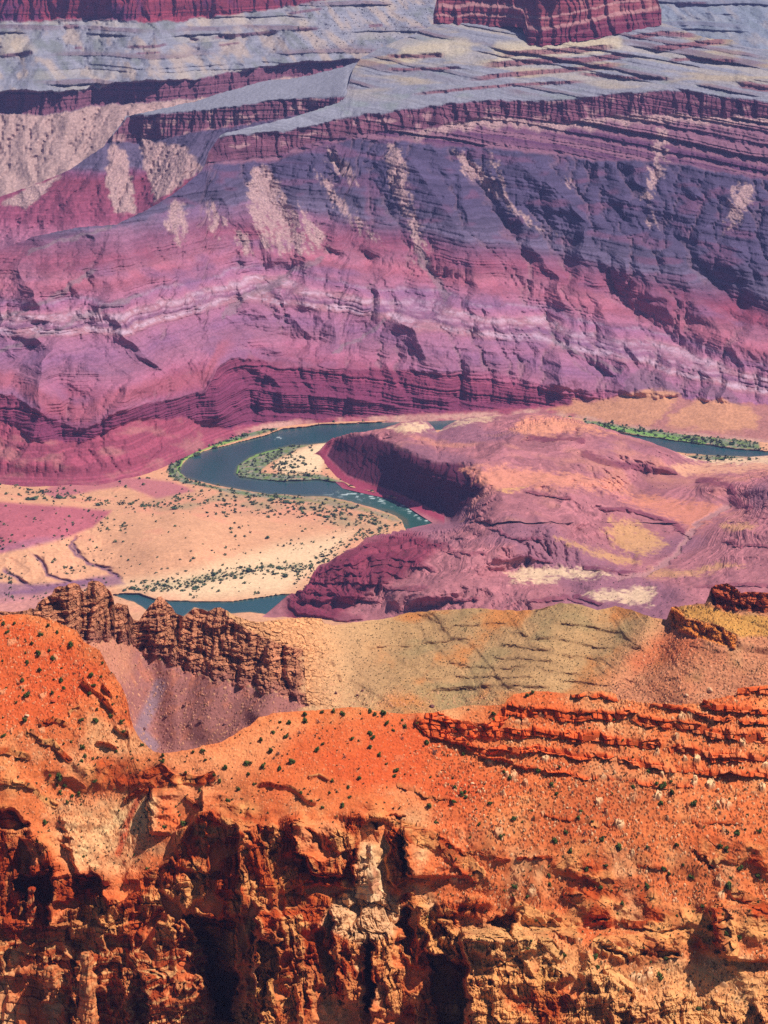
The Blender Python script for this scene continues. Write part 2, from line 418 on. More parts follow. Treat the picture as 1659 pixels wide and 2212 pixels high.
# spurs and gullies running down the wall: (line, half width, metres)
relief = [([(443, 365), (520, 420), (560, 520), (600, 570)], 70, 45), ([(700, 330), (640, 420), (655, 540), (690, 600)], 60, 42), ([(860, 310), (940, 420), (1010, 520), (1080, 590)], 80, 55), ([(1000, 330), (1060, 430), (1130, 540)], 50, -30),
          ([(1090, 320), (1190, 420), (1330, 560), (1450, 640)], 80, 55), ([(1290, 345), (1250, 450), (1290, 540)], 60, -40), ([(1600, 400), (1540, 470), (1470, 560), (1440, 610)], 70, 35), ([(1430, 480), (1520, 580), (1640, 700)], 45, -45), ([(780, 330), (830, 440), (890, 540)], 50, -35), ([(560, 360), (600, 450), (650, 560)], 36, -22),
          ([(650, 560), (590, 612), (530, 645), (490, 680), (478, 695)], 44, -40), ([(325, 543), (400, 590), (470, 645), (478, 695)], 40, -34), ([(478, 695), (520, 705), (640, 730)], 36, -28), ([(829, 693), (725, 743), (640, 732), (560, 770), (470, 830)], 38, -34), ([(908, 548), (935, 600), (955, 630), (930, 662), (845, 668), (829, 693)], 38, -34),
          ([(690, 600), (780, 640), (840, 690)], 50, 30), ([(500, 640), (560, 620), (700, 640)], 40, 22), ([(840, 690), (900, 730), (1000, 770)], 60, 34), ([(1180, 640), (1182, 690), (1200, 742), (1125, 783), (1080, 806)], 40, -38), ([(1200, 748), (1270, 785), (1350, 822)], 34, -26), ([(1205, 752), (1215, 800), (1225, 840)], 60, 30), ([(1000, 640), (1080, 690), (1150, 720)], 50, 28),
          ([(1295, 598), (1355, 648), (1400, 690), (1445, 725), (1465, 745), (1530, 790)], 42, -40), ([(1290, 660), (1330, 720), (1390, 790)], 50, 32), ([(1480, 640), (1560, 720), (1650, 780)], 60, 34), ([(1600, 640), (1580, 700)], 40, -20),
          ([(60, 545), (230, 492), (330, 440)], 26, 14), ([(330, 545), (250, 600), (140, 660), (30, 700)], 50, -38), ([(330, 640), (250, 680), (110, 730), (0, 780)], 50, -34), ([(430, 620), (330, 650), (200, 660), (80, 720)], 40, 20), ([(560, 690), (420, 740), (280, 790), (150, 840)], 40, -24), ([(300, 560), (180, 600), (40, 660)], 36, 18), ([(250, 500), (300, 590), (200, 680)], 60, 16), ([(200, 560), (120, 590), (20, 640)], 50, 16), ([(420, 660), (350, 660), (180, 720)], 40, 18),
          ([(560, 800), (540, 850), (545, 915)], 30, -34), ([(470, 805), (465, 860), (475, 915)], 34, 26), ([(995, 800), (990, 890)], 20, -20), ([(760, 800), (770, 900)], 40, 14), ([(250, 740), (330, 770), (430, 850)], 50, -24), ([(120, 760), (200, 800), (330, 860)], 60, 16), ([(60, 915), (100, 960), (170, 1010), (330, 1020)], 60, 14), ([(200, 950), (240, 1000), (280, 1040)], 40, -10), ([(380, 905), (390, 950), (375, 990)], 40, 12), ([(300, 910), (330, 960)], 30, -8)]
for pts, w, a in relief:
    d, t = dist(PX, PY, pts)
    f = np.maximum(0, 1 - d / w); f = np.where(a > 0, f, f * f * (3 - 2 * f)) if a > 0 else f
    W.push((.85 if a < 0 else 1.0) * a * f * np.minimum(1, np.minimum(t * 6 + .35, (1 - t) * 5 + .15)))
P = W.P()
gul = smooth(14, 60, foot(PX) - PY) * (1 - interr)
warp = 60 * noise(P, (170, 170, 130), 71) + 22 * noise(P, (60, 60, 50), 74)
Q = (P[0] + warp + 0.35 * P[2], P[1], P[2])
W.push(gul * (inslope * 1.0 + inshale * 1.0 + inmid * .75 + infoot * .5) * (40 * ridged(Q, (210, 420, 420), 1, 31) + 15 * ridged(Q, (92, 240, 260), 1, 35) + 4.5 * ridged(Q, (42, 120, 150), 2, 41) + 1.6 * ridged(Q, (16, 50, 60), 2, 43)))
EW = erode(W, np.clip(inslope + inshale * .9 + inmid * .8 + infoot * 1.1 * smooth(1230, 1130, PX) + interr * .12 + inledge * .35, 0, 1) * smooth(8, 40, foot(PX) - PY), 1.0, 3, 24, .04, 33, 2.5)
# cliff joints, alcoves, ledges
P = W.P()
cm = np.clip(incliff + stepm * .6 + inwall * 0.25 + inledge * .3, 0, 1)
W.push(cm * (16 * (saw(P, 46, 51) - .4) + 7 * (saw(P, 17, 57) - .4) + 12 * noise(P, (60, 60, 90), 59)))
zq = P[2] + far_dip(P[0])
W.push(cm * (3.0 * val1(zq / 5 + noise(P, 60, 3) * .6, 61) + 1.5 * val1(zq / 1.9, 63)))
W.push(inwall * (4 * fbm(P, 26, 3, 65) + 3 * val1(zq / 4.1, 66) + 1.6 * val1(zq / 2.2, 67)))
W.push(inshale * 1.8 * val1(zq / 5.0, 68) + inslope * 2.2 * val1(zq / 3.4 + .5 * noise(P, 40, 70), 69) * smooth(-.2, .3, noise(P, (120, 120, 40), 72)))
zt = W.z() + far_dip(W.P()[0]) + 4 * noise(P, 120, 25)
W.push(interr * smooth(225, 200, PY) * 14 * np.clip(val1(zt / 9, 23) * 1.5, -1, 1) * smooth(-.3, .2, noise(P, (260, 260, 60), 24)))
W.push(inledge * (12 * np.clip(val1(zt / 11, 5) * 1.6, -1, 1) + 5 * val1(zt / 4, 6) + 8 * (saw(W.P(), 40, 8) - .4)))
W.dz = 2.4 * fbm(P, 34, 3, 73) * interr + 0.9 * fbm(P, 9, 2, 75)
P = W.P()
zq = P[2] + far_dip(P[0]); zn = zq + 13 * fbm(P, 150, 5, 77, .6)
n1 = fbm(P, 70, 4, 81); n2 = fbm(P, 14, 3, 83); fine = noise(P, 5, 85)
b1 = val1(zn / 3.2, 87); b2 = val1(zn / 9.5, 89)
col = beds(zn, [(0, MAGE), (60, MAGE), (105, lin(152, 72, 92)), (140, PINK), (165, PURP), (196, PINK), (201, lin(166, 108, 118)), (206, lin(176, 126, 132)), (213, lin(172, 120, 128)), (218, PURP), (226, PINK), (232, lin(176, 128, 134)), (240, lin(170, 116, 126)), (247, PINK), (262, PURP), (268, PINK), (290, lin(160, 84, 98)), (310, lin(172, 100, 114)), (328, RED), (344, RED), (362, lin(118, 68, 90)), (396, SHALE), (470, SHALE2), (520, SHALE2), (900, SHALE2)])
col = col * (1 + 0.16 * b1 + 0.16 * b2 + 0.18 * n1)[..., None]
pb = np.exp(-((zn - 209) / 5) ** 2) + .8 * np.exp(-((zn - 236) / 5) ** 2) + .5 * np.exp(-((zn - 224) / 2.5) ** 2) + .35 * np.exp(-((zn - 262) / 3) ** 2)
col = mix(col, PALE, inslope * pb * smooth(-.35, .25, n1 + .6 * n2) * .8)
col = mix(col, lin(158, 104, 126) * (1 + .12 * n1 + .1 * b1)[..., None], inslope * (.25 + .35 * smooth(-.1, .4, fbm(P, (120, 160, 60), 4, 96))))
col = mix(col, lin(128, 92, 126), inslope * smooth(.1, .5, fbm(P, (260, 200, 60), 3, 92)) * .55)
col = mix(col, PINK, inslope * smooth(0, .7, n1) * .5 * smooth(360, 300, zn))
col = mix(col, lin(120, 74, 98), inshale * smooth(.1, .5, noise(P, (110, 110, 24), 91)) * .5)
col = mix(col, PALE, inslope * pb * smooth(-.3, .3, n1 + .7 * n2) * .5)
# bluff top left of the river bend
col = mix(col, lin(164, 88, 100), (1 - wide) * smooth(30, 6, np.abs(PY - cl_top(PX) + 34)) * .7)
col = mix(col, lin(156, 74, 90) * (1 + .2 * val1(zq / 3.0, 88) + .12 * n1 + .12 * n2)[..., None], infoot * .85)
col = mix(col, lin(176, 120, 112), infoot * smooth(.0, .4, fbm(P, (90, 90, 30), 3, 94)) * .5)
col = mix(col, lin(178, 120, 108) * (1 + .2 * n2)[..., None], infoot * smooth(1200, 1320, PX) * .85)
col = mix(col, MAGE * .8, np.clip(inwall, 0, 1) * (.25 + .4 * (b1 < 0)))
# ledges, cliff, terraces
col = mix(col, LEDG * (1 + .25 * n2)[..., None], inledge)
col = mix(col, lin(98, 60, 88), inledge * smooth(.1, .8, -hard))
cc = CLIFF * (1 + .5 * n2 + .25 * val1(zq / 3.5, 93))[..., None]
cc = mix(cc, CLIFF2, smooth(-.1, .5, n1) * .8); cc = mix(cc, lin(186, 146, 146), smooth(.25, .6, noise(P, (40, 40, 22), 95)) * .6)  # pale facets painted on as if catching the sun
col = mix(col, cc, incliff)
tc = TERR * (1 + .12 * n1 + .15 * b1)[..., None]
tc = mix(tc, TERR2, smooth(0, .4, fbm(P, (260, 120, 60), 3, 97)) * smooth(240, 150, PY) * .9)
tc = mix(tc, lin(126, 134, 128), smooth(.1, .5, fbm(P, 90, 3, 99)) * .5)
zp = zq + 4 * noise(P, 120, 25)
tc = mix(tc, lin(120, 84, 88), smooth(.3, .7, val1(zp / 9, 23)) * smooth(215, 190, PY) * smooth(-.3, .2, noise(P, (260, 260, 60), 24)) * .55)
tc = mix(tc, lin(184, 168, 150), smooth(.2, .7, -val1(zp / 9, 23)) * smooth(200, 170, PY) * .45)
col = mix(col, tc, interr)
col = mix(col, lin(196, 178, 150), band(PX, PY, [(1080, 104), (1200, 100), (1330, 92)], 14, 16) * .7 + band(PX, PY, [(880, 118), (930, 105), (1000, 100)], 18, 16) * .6 + band(PX, PY, [(1080, 125), (1300, 112)], 6, 8) * .6)
col = mix(col, lin(128, 78, 84) * (1 + .5 * n2)[..., None], stepm * .85)
# rubble chutes that spill over the shale
chutes = [[(552, 358), (585, 375), (640, 455), (676, 535), (655, 556), (615, 556), (560, 520), (540, 460), (536, 400)], [(705, 322), (735, 340), (778, 400), (768, 408), (730, 375)], [(838, 308), (856, 310), (880, 370), (884, 420), (900, 460), (918, 512), (895, 500), (858, 440), (838, 350)],
          [(978, 322), (1000, 330), (1060, 385), (1100, 430), (1195, 515), (1160, 500), (1070, 430), (1000, 365)], [(1058, 332), (1080, 370), (1102, 432), (1085, 420)], [(685, 372), (720, 410), (832, 535), (790, 515), (715, 430)], [(1418, 275), (1442, 285), (1432, 360), (1405, 430), (1425, 495), (1398, 480), (1388, 420), (1412, 345)],
          [(1590, 393), (1600, 398), (1580, 440), (1566, 440)], [(1610, 392), (1632, 400), (1605, 470), (1560, 515), (1575, 450)], [(370, 440), (400, 440), (408, 500), (385, 540), (360, 480)], [(448, 440), (462, 445), (476, 520), (455, 520)], [(478, 460), (492, 470), (490, 505)], [(510, 500), (535, 510), (545, 560), (520, 545)],
          [(1218, 386), (1236, 395), (1256, 415), (1240, 410)], [(640, 440), (700, 500), (710, 560), (670, 520)], [(880, 475), (905, 480), (920, 540), (925, 590), (900, 560)]]
rub = np.zeros_like(PX)
jx = PX + 9 * noise(P, 40, 101) + 7 * noise(P, 14, 103); jy = PY + 9 * noise(P, 36, 105)
for p in chutes: rub = np.maximum(rub, patch(jx, jy, p, 12) * (1 - .45 * smooth(min(q[1] for q in p), max(q[1] for q in p), PY)))
rub = .9 * smooth(.2, .8, rub + (.5 * fbm(P, 10, 3, 106) + .45 * noise((P[0] + .4 * P[2], P[1] * .2, P[2] * .2), 11, 108)) * (rub > .02))
apron = smooth(26, 10, PY - tp_bot(PX) + 16 * noise((P[0], P[0] * 0, P[0] * 0), 60, 107)) * smooth(-2, 3, PY - tp_bot(PX)) * smooth(840, 930, PX)
rub = np.maximum(rub, apron * .9)
W.dz = W.dz + rub * (1.6 * noise(P, 7, 109) + .8 * noise(P, 4, 110))
rc = RUBB * (1 + .5 * noise(P, 6, 111) + .3 * n2)[..., None]
rc = mix(rc, lin(206, 170, 158), smooth(.35, .6, noise(P, 5.5, 113)))
col = mix(col, rc, rub)
col = mix(col, lin(150, 112, 118), smooth(3, 9, blur(EW, 1, 1)) * (inslope + .5 * inshale) * .45)
# grey washes and sandy fans
for p, w in [([(690, 560), (640, 580), (590, 615), (530, 640), (490, 680)], 7), ([(905, 545), (930, 590), (965, 640)], 9), ([(830, 690), (780, 730), (720, 760)], 4), ([(330, 440), (230, 492), (60, 545)], 4), ([(200, 590), (100, 650), (0, 690)], 5), ([(300, 640), (140, 700), (0, 760)], 5), ([(1205, 700), (1190, 730), (1260, 770), (1345, 800)], 4)]:
    col = mix(col, lin(134, 112, 118), band(jx, jy, p, w, w) * .6)
fan = patch(jx, jy, [(1185, 888), (1240, 868), (1330, 862), (1400, 838), (1470, 850), (1440, 890), (1400, 925), (1280, 905), (1200, 892)], 6) + patch(jx, jy, [(1445, 900), (1500, 868), (1560, 856), (1600, 870), (1640, 900), (1630, 930), (1560, 935), (1440, 920)], 6)
col = mix(col, lin(202, 142, 106) * (1 + .15 * noise((P[0] + P[1] * .5, P[1] * 3, P[2]), 40, 115))[..., None], fan * .9)
col = mix(col, lin(126, 92, 108), patch(jx, jy, [(1340, 838), (1385, 790), (1420, 805), (1475, 845), (1460, 852), (1400, 835), (1350, 850)], 5) * .7 + patch(jx, jy, [(1480, 850), (1545, 830), (1580, 845), (1610, 880), (1560, 855)], 4) * .7)
shore = smooth(12, 3, foot(PX) - PY + 4 * n2) * smooth(480, 560, PX)
col = mix(col, lin(206, 160, 140), shore * smooth(-.3, .2, n1) * .8)
col = col * (1 + .10 * fine)[..., None]
W.build('far_canyon_wall', M_far, col, back=[(2, 6), (60, 60), (160, 220), (200, 500)]).__setitem__('kind', 'structure')
W_Y0 = W

# ---------------------------------------------------------------- second promontory, behind
p2_top = pl((-80, 440), (0, 424), (60, 405), (150, 367), (225, 315), (235, 300), (262, 268), (272, 251), (320, 241), (415, 221), (500, 195), (575, 175), (650, 167), (725, 150), (760, 137), (790, 130))
p2_base = pl((-80, 380), (240, 306), (285, 306), (350, 300), (415, 286), (500, 276), (600, 256), (730, 231), (790, 222))
p2_clif = pl((-80, 350), (240, 298), (275, 252), (320, 250), (425, 240), (525, 228), (600, 215), (730, 210), (790, 205))
p2_base0, p2_clif0 = p2_base, p2_clif
p2_top = crinkle(p2_top, 2, 24, 11); p2_base = crinkle(p2_base, 5, 34, 12); p2_clif = crinkle(p2_clif, 3, 30, 13)
V2 = Sheet(-165, 790, lambda px: np.maximum(w_top(px) + 14, p2_top(px) + 40), p2_top, 1.6, soft=20)
PX, PY = V2.PX, V2.PY
S = zones(PX, PY, 0.6, (p2_base0, 2.6), (p2_clif0, 0.2)); S = blur(S, 2, 1)
y2 = pl((-80, 7020), (0, 7060), (300, 7150), (430, 7260), (480, 7390), (600, 7440), (735, 7480), (790, 7500))
V2.march(S, y2)
P = V2.P(); cl = smooth(3, -3, PY - p2_base(PX)) * smooth(-3, 3, PY - p2_clif(PX)); te = smooth(3, -3, PY - p2_clif(PX)); sl = 1 - cl - te
for pts, w, a in [([(240, 305), (210, 380), (150, 440)], 60, 30), ([(300, 310), (330, 380), (310, 440)], 40, -20), ([(420, 300), (390, 360), (350, 430)], 50, 25)]:
    d, t = dist(PX, PY, pts); V2.push(a * np.maximum(0, 1 - d / w))
P = V2.P()
V2.push(sl * (20 * ridged((P[0] + .3 * P[2], P[1], P[2]), (120, 300, 300), 3, 131)) + cl * (15 * (saw(P, 44, 133) - .4) + 7 * (saw(P, 16, 135) - .4) + 3 * val1(P[2] / 5, 137) + 10 * noise(P, (50, 50, 80), 138)))
erode(V2, sl + .5 * te, .9, 3, 18, .04, 39, 2.5)
V2.dz = 1.4 * fbm(P, 20, 3, 139)
P = V2.P(); zn = P[2] + far_dip(P[0]) + 8 * fbm(P, 90, 3, 141); n2 = fbm(P, 14, 3, 143); n1 = fbm(P, 70, 3, 145)
col = beds(zn, [(0, PINK), (250, PINK), (300, lin(150, 76, 100)), (395, RED), (412, lin(130, 74, 100)), (430, SHALE), (600, SHALE2)]) * (1 + .15 * val1(zn / 4, 147) + .15 * n2)[..., None]
cc = CLIFF * (1 + .5 * n2 + .25 * val1(P[2] / 3.5, 149))[..., None]; cc = mix(cc, lin(190, 150, 146), smooth(.2, .5, noise(P, (40, 40, 22), 151)) * .6)
col = mix(col, cc, cl)
tc = TERR * (1 + .12 * n1)[..., None]; col = mix(col, tc, te)
jx = PX + 8 * noise(P, 22, 153); jy = PY + 6 * noise(P, 26, 155); rub = np.zeros_like(PX)
for p in [[(302, 295), (340, 308), (400, 318), (436, 362), (335, 440), (325, 400), (308, 335)], [(240, 310), (272, 325), (286, 400), (296, 462), (250, 462), (228, 390)], [(520, 285), (600, 265), (720, 238), (730, 240), (640, 275), (560, 300)], [(0, 440), (60, 405), (130, 380), (60, 450)]]: rub = np.maximum(rub, patch(jx, jy, p, 4))
V2.dz = V2.dz + rub * 1.5 * noise(P, 7, 157)
rc = RUBB * (1 + .35 * noise(P, 6, 158))[..., None]; rc = mix(rc, lin(206, 170, 158), smooth(.35, .6, noise(P, 5.5, 159)))
col = mix(col, rc, rub) * (1 + .1 * noise(P, 5, 160))[..., None]
V2.build('far_promontory', M_far, col, back=[(2, 6), (60, 60), (160, 220), (200, 400)])['kind'] = 'structure'

# ---------------------------------------------------------------- third: side canyon wall and the grey terraces at the top
p3_base = pl((-80, 246), (0, 245), (125, 246), (195, 230), (250, 225), (325, 222), (400, 216), (500, 196), (575, 173), (650, 166), (700, 160), (780, 150), (1740, 150))
p3_clif = pl((-80, 200), (0, 199), (185, 196), (200, 185), (215, 195), (250, 178), (325, 175), (425, 172), (500, 157), (565, 147), (650, 135), (720, 132), (780, 128), (1740, 135))
p3_red = pl((-80, 48), (0, 50), (90, 45), (160, 42), (250, 42), (320, 50), (415, 42), (480, 34), (550, 25), (620, 12), (700, 2), (780, -20), (900, -60), (1740, -60))
p3_base0, p3_clif0, p3_red0 = p3_base, p3_clif, p3_red
p3_base = crinkle(p3_base, 6, 40, 14); p3_clif = crinkle(p3_clif, 4, 36, 15); p3_red = crinkle(p3_red, 5, 44, 16)
V3 = Sheet(-165, 1824, lambda px: np.where(px < 800, 430 - .36 * np.clip(px, 0, 800), 142 + 0 * px), lambda px: -45 + 0 * px, 1.7)
PX, PY = V3.PX, V3.PY
S = zones(PX, PY, 0.6, (p3_base0, 2.6), (p3_clif0, 0.3), (p3_red0, 2.6))
stepm = np.zeros_like(PX)
for p, w in [([(0, 121), (40, 118), (75, 112)], 4), ([(135, 57), (172, 57)], 4), ([(160, 103), (178, 103)], 3), ([(270, 102), (340, 100), (365, 94)], 3), ([(410, 86), (430, 85)], 2.5), ([(455, 82), (530, 75), (605, 68)], 3.5), ([(635, 64), (690, 62)], 3), ([(100, 46), (190, 40), (290, 40), (420, 32), (550, 22)], 4), ([(620, 30), (700, 18)], 3), ([(795, 56), (829, 54)], 3), ([(1455, 10), (1530, 8)], 4), ([(730, 135), (752, 134)], 4), ([(290, 116), (350, 113)], 2), ([(470, 98), (520, 92)], 2)]:
    m = taper(PX, PY, p, w, 3); stepm = np.maximum(stepm, m); S = S * (1 - m) + 2.4 * m
S = blur(S, 3, 1)
V3.march(blur(S * (1 + .0 * S), 2, 0), pl((-80, 7900), (0, 7950), (200, 8050), (400, 8350), (600, 8750), (780, 9000), (1100, 9300), (1400, 9500), (1740, 9500)))
cl = smooth(3, -3, PY - p3_base(PX)) * smooth(-3, 3, PY - p3_clif(PX)) * smooth(790, 740, PX); te = smooth(3, -3, PY - p3_clif(PX)); sl = np.clip(1 - cl - te, 0, 1); rd = smooth(3, -3, PY - p3_red(PX))
for pts, w, a in [([(215, 190), (190, 150), (180, 60)], 90, -90), ([(60, 190), (70, 110)], 60, 40), ([(330, 170), (340, 80)], 70, 40), ([(430, 60), (640, 130)], 60, -50), ([(880, 0), (800, 60), (720, 120)], 60, -60), ([(700, 10), (620, 110)], 60, 40), ([(215, 230), (180, 330)], 50, -40)]:
    d, t = dist(PX, PY, pts); V3.push(a * np.maximum(0, 1 - d / w))
P = V3.P()
V3.push((te * (1 - rd) + sl) * (36 * ridged((P[0] + .3 * P[2], P[1], P[2]), (260, 700, 700), 2, 161) + 14 * ridged((P[0] - .4 * P[2], P[1], P[2]), (90, 300, 300), 2, 164) + 6 * ridged((P[0] + .3 * P[2], P[1], P[2]), (60, 200, 200), 2, 162)) + (cl + rd) * (20 * (saw(P, 60, 163) - .4) + 8 * (saw(P, 20, 165) - .4) + 3 * val1(P[2] / 6, 167) + 14 * noise(P, (70, 70, 100), 168)) + stepm * 8 * (saw(P, 30, 169) - .4))
V3.dz = 2.2 * fbm(P, 30, 3, 170)
P = V3.P(); zt = P[2] + 6 * noise(P, 160, 190) + .02 * P[0]; tm3 = te * (1 - rd) * smooth(-.2, .3, noise(P, (300, 300, 90), 191))
V3.push(tm3 * 16 * np.clip(val1(zt / 13, 192) * 1.5, -1, 1))
EV3 = erode(V3, np.clip(1 - cl - rd, 0, 1), 1.0, 3, 18, .04, 37, 3.0)
P = V3.P(); n1 = fbm(P, 90, 4, 171); n2 = fbm(P, 16, 3, 173); wv = fbm((P[0] + P[2] * .8, P[1], P[2] * .2), (60, 200, 200), 3, 174)
tc = TERR * (1 + .14 * n1 + .12 * val1(P[2] / 4, 175))[..., None]
tc = mix(tc, lin(170, 150, 138), smooth(.0, .35, wv) * .8); tc = mix(tc, lin(104, 108, 100), smooth(.0, .4, -wv) * .6)
tc = mix(tc, lin(116, 88, 96), smooth(.35, .7, val1(zt / 13, 192)) * tm3 * .6); tc = mix(tc, lin(178, 164, 152), smooth(.3, .7, -val1(zt / 13, 192)) * tm3 * .4)
tc = mix(tc, lin(192, 172, 148), patch(PX, PY, [(0, 90), (40, 65), (75, 110), (40, 118), (0, 120)], 14) * .6)
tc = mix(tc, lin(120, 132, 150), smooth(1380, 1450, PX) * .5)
col = mix(tc, lin(172, 140, 134) * (1 + .35 * noise(P, 9, 176) + .2 * n1)[..., None], sl)
cc = CLIFF * (1 + .5 * n2)[..., None]; col = mix(col, cc, cl); col = mix(col, lin(118, 78, 90), stepm * .75)
col = mix(col, mix(REDC * (1 + .4 * n2 + .2 * val1(P[2] / 7, 177))[..., None], lin(100, 50, 80), smooth(0, .4, n1)), rd)
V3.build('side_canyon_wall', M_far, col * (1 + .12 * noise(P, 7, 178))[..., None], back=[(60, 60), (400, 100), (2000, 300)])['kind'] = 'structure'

# ---------------------------------------------------------------- the red butte on the terraces
bt_base = pl((935, 46), (965, 43), (990, 48), (1020, 42), (1060, 50), (1130, 52), (1140, 92), (1160, 96), (1255, 82), (1300, 74), (1400, 54), (1420, 50), (1430, 46))
bt_base = crinkle(bt_base, 3, 26, 17)
bt_foot = lambda px: bt_base(px) + 7
B = Sheet(936, 1428, bt_foot, lambda px: np.interp(px, [936, 957, 1399, 1428], [30, -60, -60, 20]), 1.4, rows=120)
PX, PY = B.PX, B.PY
S = np.full(PX.shape, 2.2); S[PY > bt_base(PX)] = .8
for k, h in [(13, 5), (34, 9), (58, 5)]:
    S = np.where(np.abs(bt_base(PX) - PY - k - 3 * np.sin(PX / 40)) < h * .5, .3, S)
cx = np.clip((W.px * 0 + 0), 0, 0)
def w_at(px):
    c = np.clip(np.round((px - W.px[0]) / W.step).astype(int), 0, len(W.px) - 1)
    rr = np.array([np.argmin(np.abs(W.PY[:, k] - bt_foot(p))) for k, p in zip(c, px)])
    return blur(W.Y[rr, c][None], 6, 0)[0] - 6
B.march(blur(S, 2, 1), w_at)
P = B.P()
B.push(22 * (saw(P, 62, 181) - .4) + 8 * (saw(P, 22, 183) - .4) + 3 * val1(P[2] / 6, 185) + 10 * noise(P, (50, 50, 120), 187))
d, t = dist(PX, PY, [(1145, 100), (1180, 50), (1210, 0), (1220, -60)]); B.push(70 * np.maximum(0, 1 - d / 60))
P = B.P(); n2 = fbm(P, 16, 3, 189); n1 = fbm(P, 60, 3, 190)
col = lin(134, 66, 76) * (1 + .35 * n2 + .25 * val1(P[2] / 8, 191))[..., None]
col = mix(col, lin(170, 110, 108), smooth(0, .4, n1) * smooth(1150, 1220, PX) * .8)
kb = bt_base(PX) - PY
for k, h in [(13, 5), (34, 9), (58, 5)]: col = mix(col, lin(176, 132, 130), smooth(h * .7, h * .3, np.abs(kb - k - 3 * np.sin(PX / 40))) * .7)
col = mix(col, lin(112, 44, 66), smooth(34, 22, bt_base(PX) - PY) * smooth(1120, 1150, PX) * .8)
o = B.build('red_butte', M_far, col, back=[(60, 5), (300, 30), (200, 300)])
tag(o, 'red fluted cliff butte standing on the grey terraces at the top', 'butte', None, 'thing')
# ================================================================ valley floor, river, central hills
M_val = ground_material('valley_soil', 5.0, 1.0, 0.2)

def rbf(pts, px, py):
    """heights interpolated between spots of estimated height at image pixels (linear radial basis)"""
    p = np.array(list({(a, b): (a, b, c) for a, b, c in pts}.values()), float); n = len(p)
    sc = np.array([1.0, 1.6])                        # the view is foreshortened: spread it out
    q = p[:, :2] * sc
    A = np.zeros((n + 3, n + 3)); A[:n, :n] = -np.linalg.norm(q[:, None] - q[None], axis=2)
    A[:n, n] = 1; A[:n, n + 1:] = q; A[n:, :n] = A[:n, n:].T
    w = np.linalg.solve(A, np.concatenate([p[:, 2], [0, 0, 0]]))
    def ev(x, y):
        e = np.stack([x, y], -1) * sc
        return -np.linalg.norm(e[:, None] - q[None], axis=2) @ w[:n] + w[n] + e @ w[n + 1:]
    gx = np.arange(px.min() - 8, px.max() + 16, 8.0); gy = np.arange(py.min() - 8, py.max() + 16, 6.0)
    G = ev(*[a.ravel() for a in np.meshgrid(gx, gy)]).reshape(len(gy), len(gx))
    fx = (px - gx[0]) / 8; fy = (py - gy[0]) / 6; ix = fx.astype(int); iy = fy.astype(int); fx -= ix; fy -= iy
    return (G[iy, ix] * (1 - fx) + G[iy, ix + 1] * fx) * (1 - fy) + (G[iy + 1, ix] * (1 - fx) + G[iy + 1, ix + 1] * fx) * fy

river = [(1010, 900), (900, 905), (820, 912), (700, 917), (610, 927), (560, 945), (500, 960), (440, 975), (410, 990), (392, 1005), (388, 1020), (400, 1032), (440, 1042), (520, 1058), (580, 1068), (660, 1071), (705, 1072), (760, 1084), (810, 1098), (850, 1112), (868, 1124), (880, 1150), (1000, 1150), (960, 1120), (880, 1082), (840, 1074), (800, 1064), (755, 1052), (738, 1043), (690, 1037), (620, 1040), (560, 1036), (520, 1032), (508, 1022), (516, 1005), (540, 988), (575, 975), (625, 964), (700, 957), (760, 950), (830, 935), (1010, 925), (1180, 930), (1180, 900)]
river_r = [(1240, 925), (1330, 935), (1400, 944), (1500, 958), (1580, 968), (1659, 975), (1760, 985), (1760, 998), (1659, 988), (1600, 986), (1540, 984), (1480, 980), (1400, 965), (1300, 950)]
river_b = [(240, 1285), (268, 1281), (300, 1282), (340, 1297), (390, 1299), (440, 1300), (500, 1300), (560, 1291), (612, 1284), (680, 1284), (680, 1340), (540, 1322), (480, 1326), (420, 1312), (380, 1345), (320, 1320), (290, 1300), (255, 1290)]

spots = [(-80, 1380, 20), (0, 1300, 12), (100, 1290, 8), (200, 1275, 4), (255, 1262, 3), (0, 1240, 26), (60, 1215, 34), (140, 1190, 30), (90, 1160, 50), (0, 1150, 62), (0, 1095, 55), (120, 1098, 48), (235, 1105, 26), (160, 1160, 30), (250, 1170, 24), (300, 1110, 34), (380, 1110, 40), (450, 1130, 36), (520, 1160, 16), (560, 1190, 9), (420, 1190, 34), (330, 1190, 34), (260, 1230, 8), (220, 1220, 6), (300, 1255, 6), (400, 1240, 10), (500, 1230, 8), (600, 1200, 5), (700, 1150, 4), (760, 1120, 3), (640, 1110, 4), (500, 1085, 5), (400, 1080, 7), (330, 1090, 10), (250, 1085, 8), (130, 1075, 7), (60, 1065, 7), (0, 1060, 9), (-80, 1060, 12), (0, 1030, 8), (90, 1060, 8), (150, 1050, 10), (270, 1040, 9), (340, 1050, 5), (200, 1065, 6),
         (500, 1270, 3), (400, 1280, 3), (600, 1255, 3), (650, 1230, 3), (700, 1200, 3), (800, 1140, 3), (850, 1130, 3), (300, 1320, 3), (600, 1320, 3), (560, 1340, 3), (400, 1330, 3), (200, 1320, 12), (100, 1330, 18), (100, 1256, 12), (180, 1245, 7), (60, 1265, 12),
         (600, 1000, 3), (640, 985, 6), (690, 975, 8), (560, 1010, 2), (700, 1010, 4), (800, 1000, 3), (900, 950, 3), (1000, 920, 3), (1200, 930, 3), (1400, 980, 3), (1659, 1000, 3), (1800, 1000, 3), (1659, 940, 3), (1300, 890, 3), (1000, 880, 3), (700, 890, 3), (500, 920, 3), (400, 960, 3), (1000, 1100, 3), (1000, 1250, 3), (1200, 1150, 3), (1800, 1200, 3), (1800, 1350, 3), (1000, 1380, 3)]
G0 = Sheet(-180, 1840, lambda px: 1385 + 0 * px, lambda px: 880 + 0 * px, 1.6)
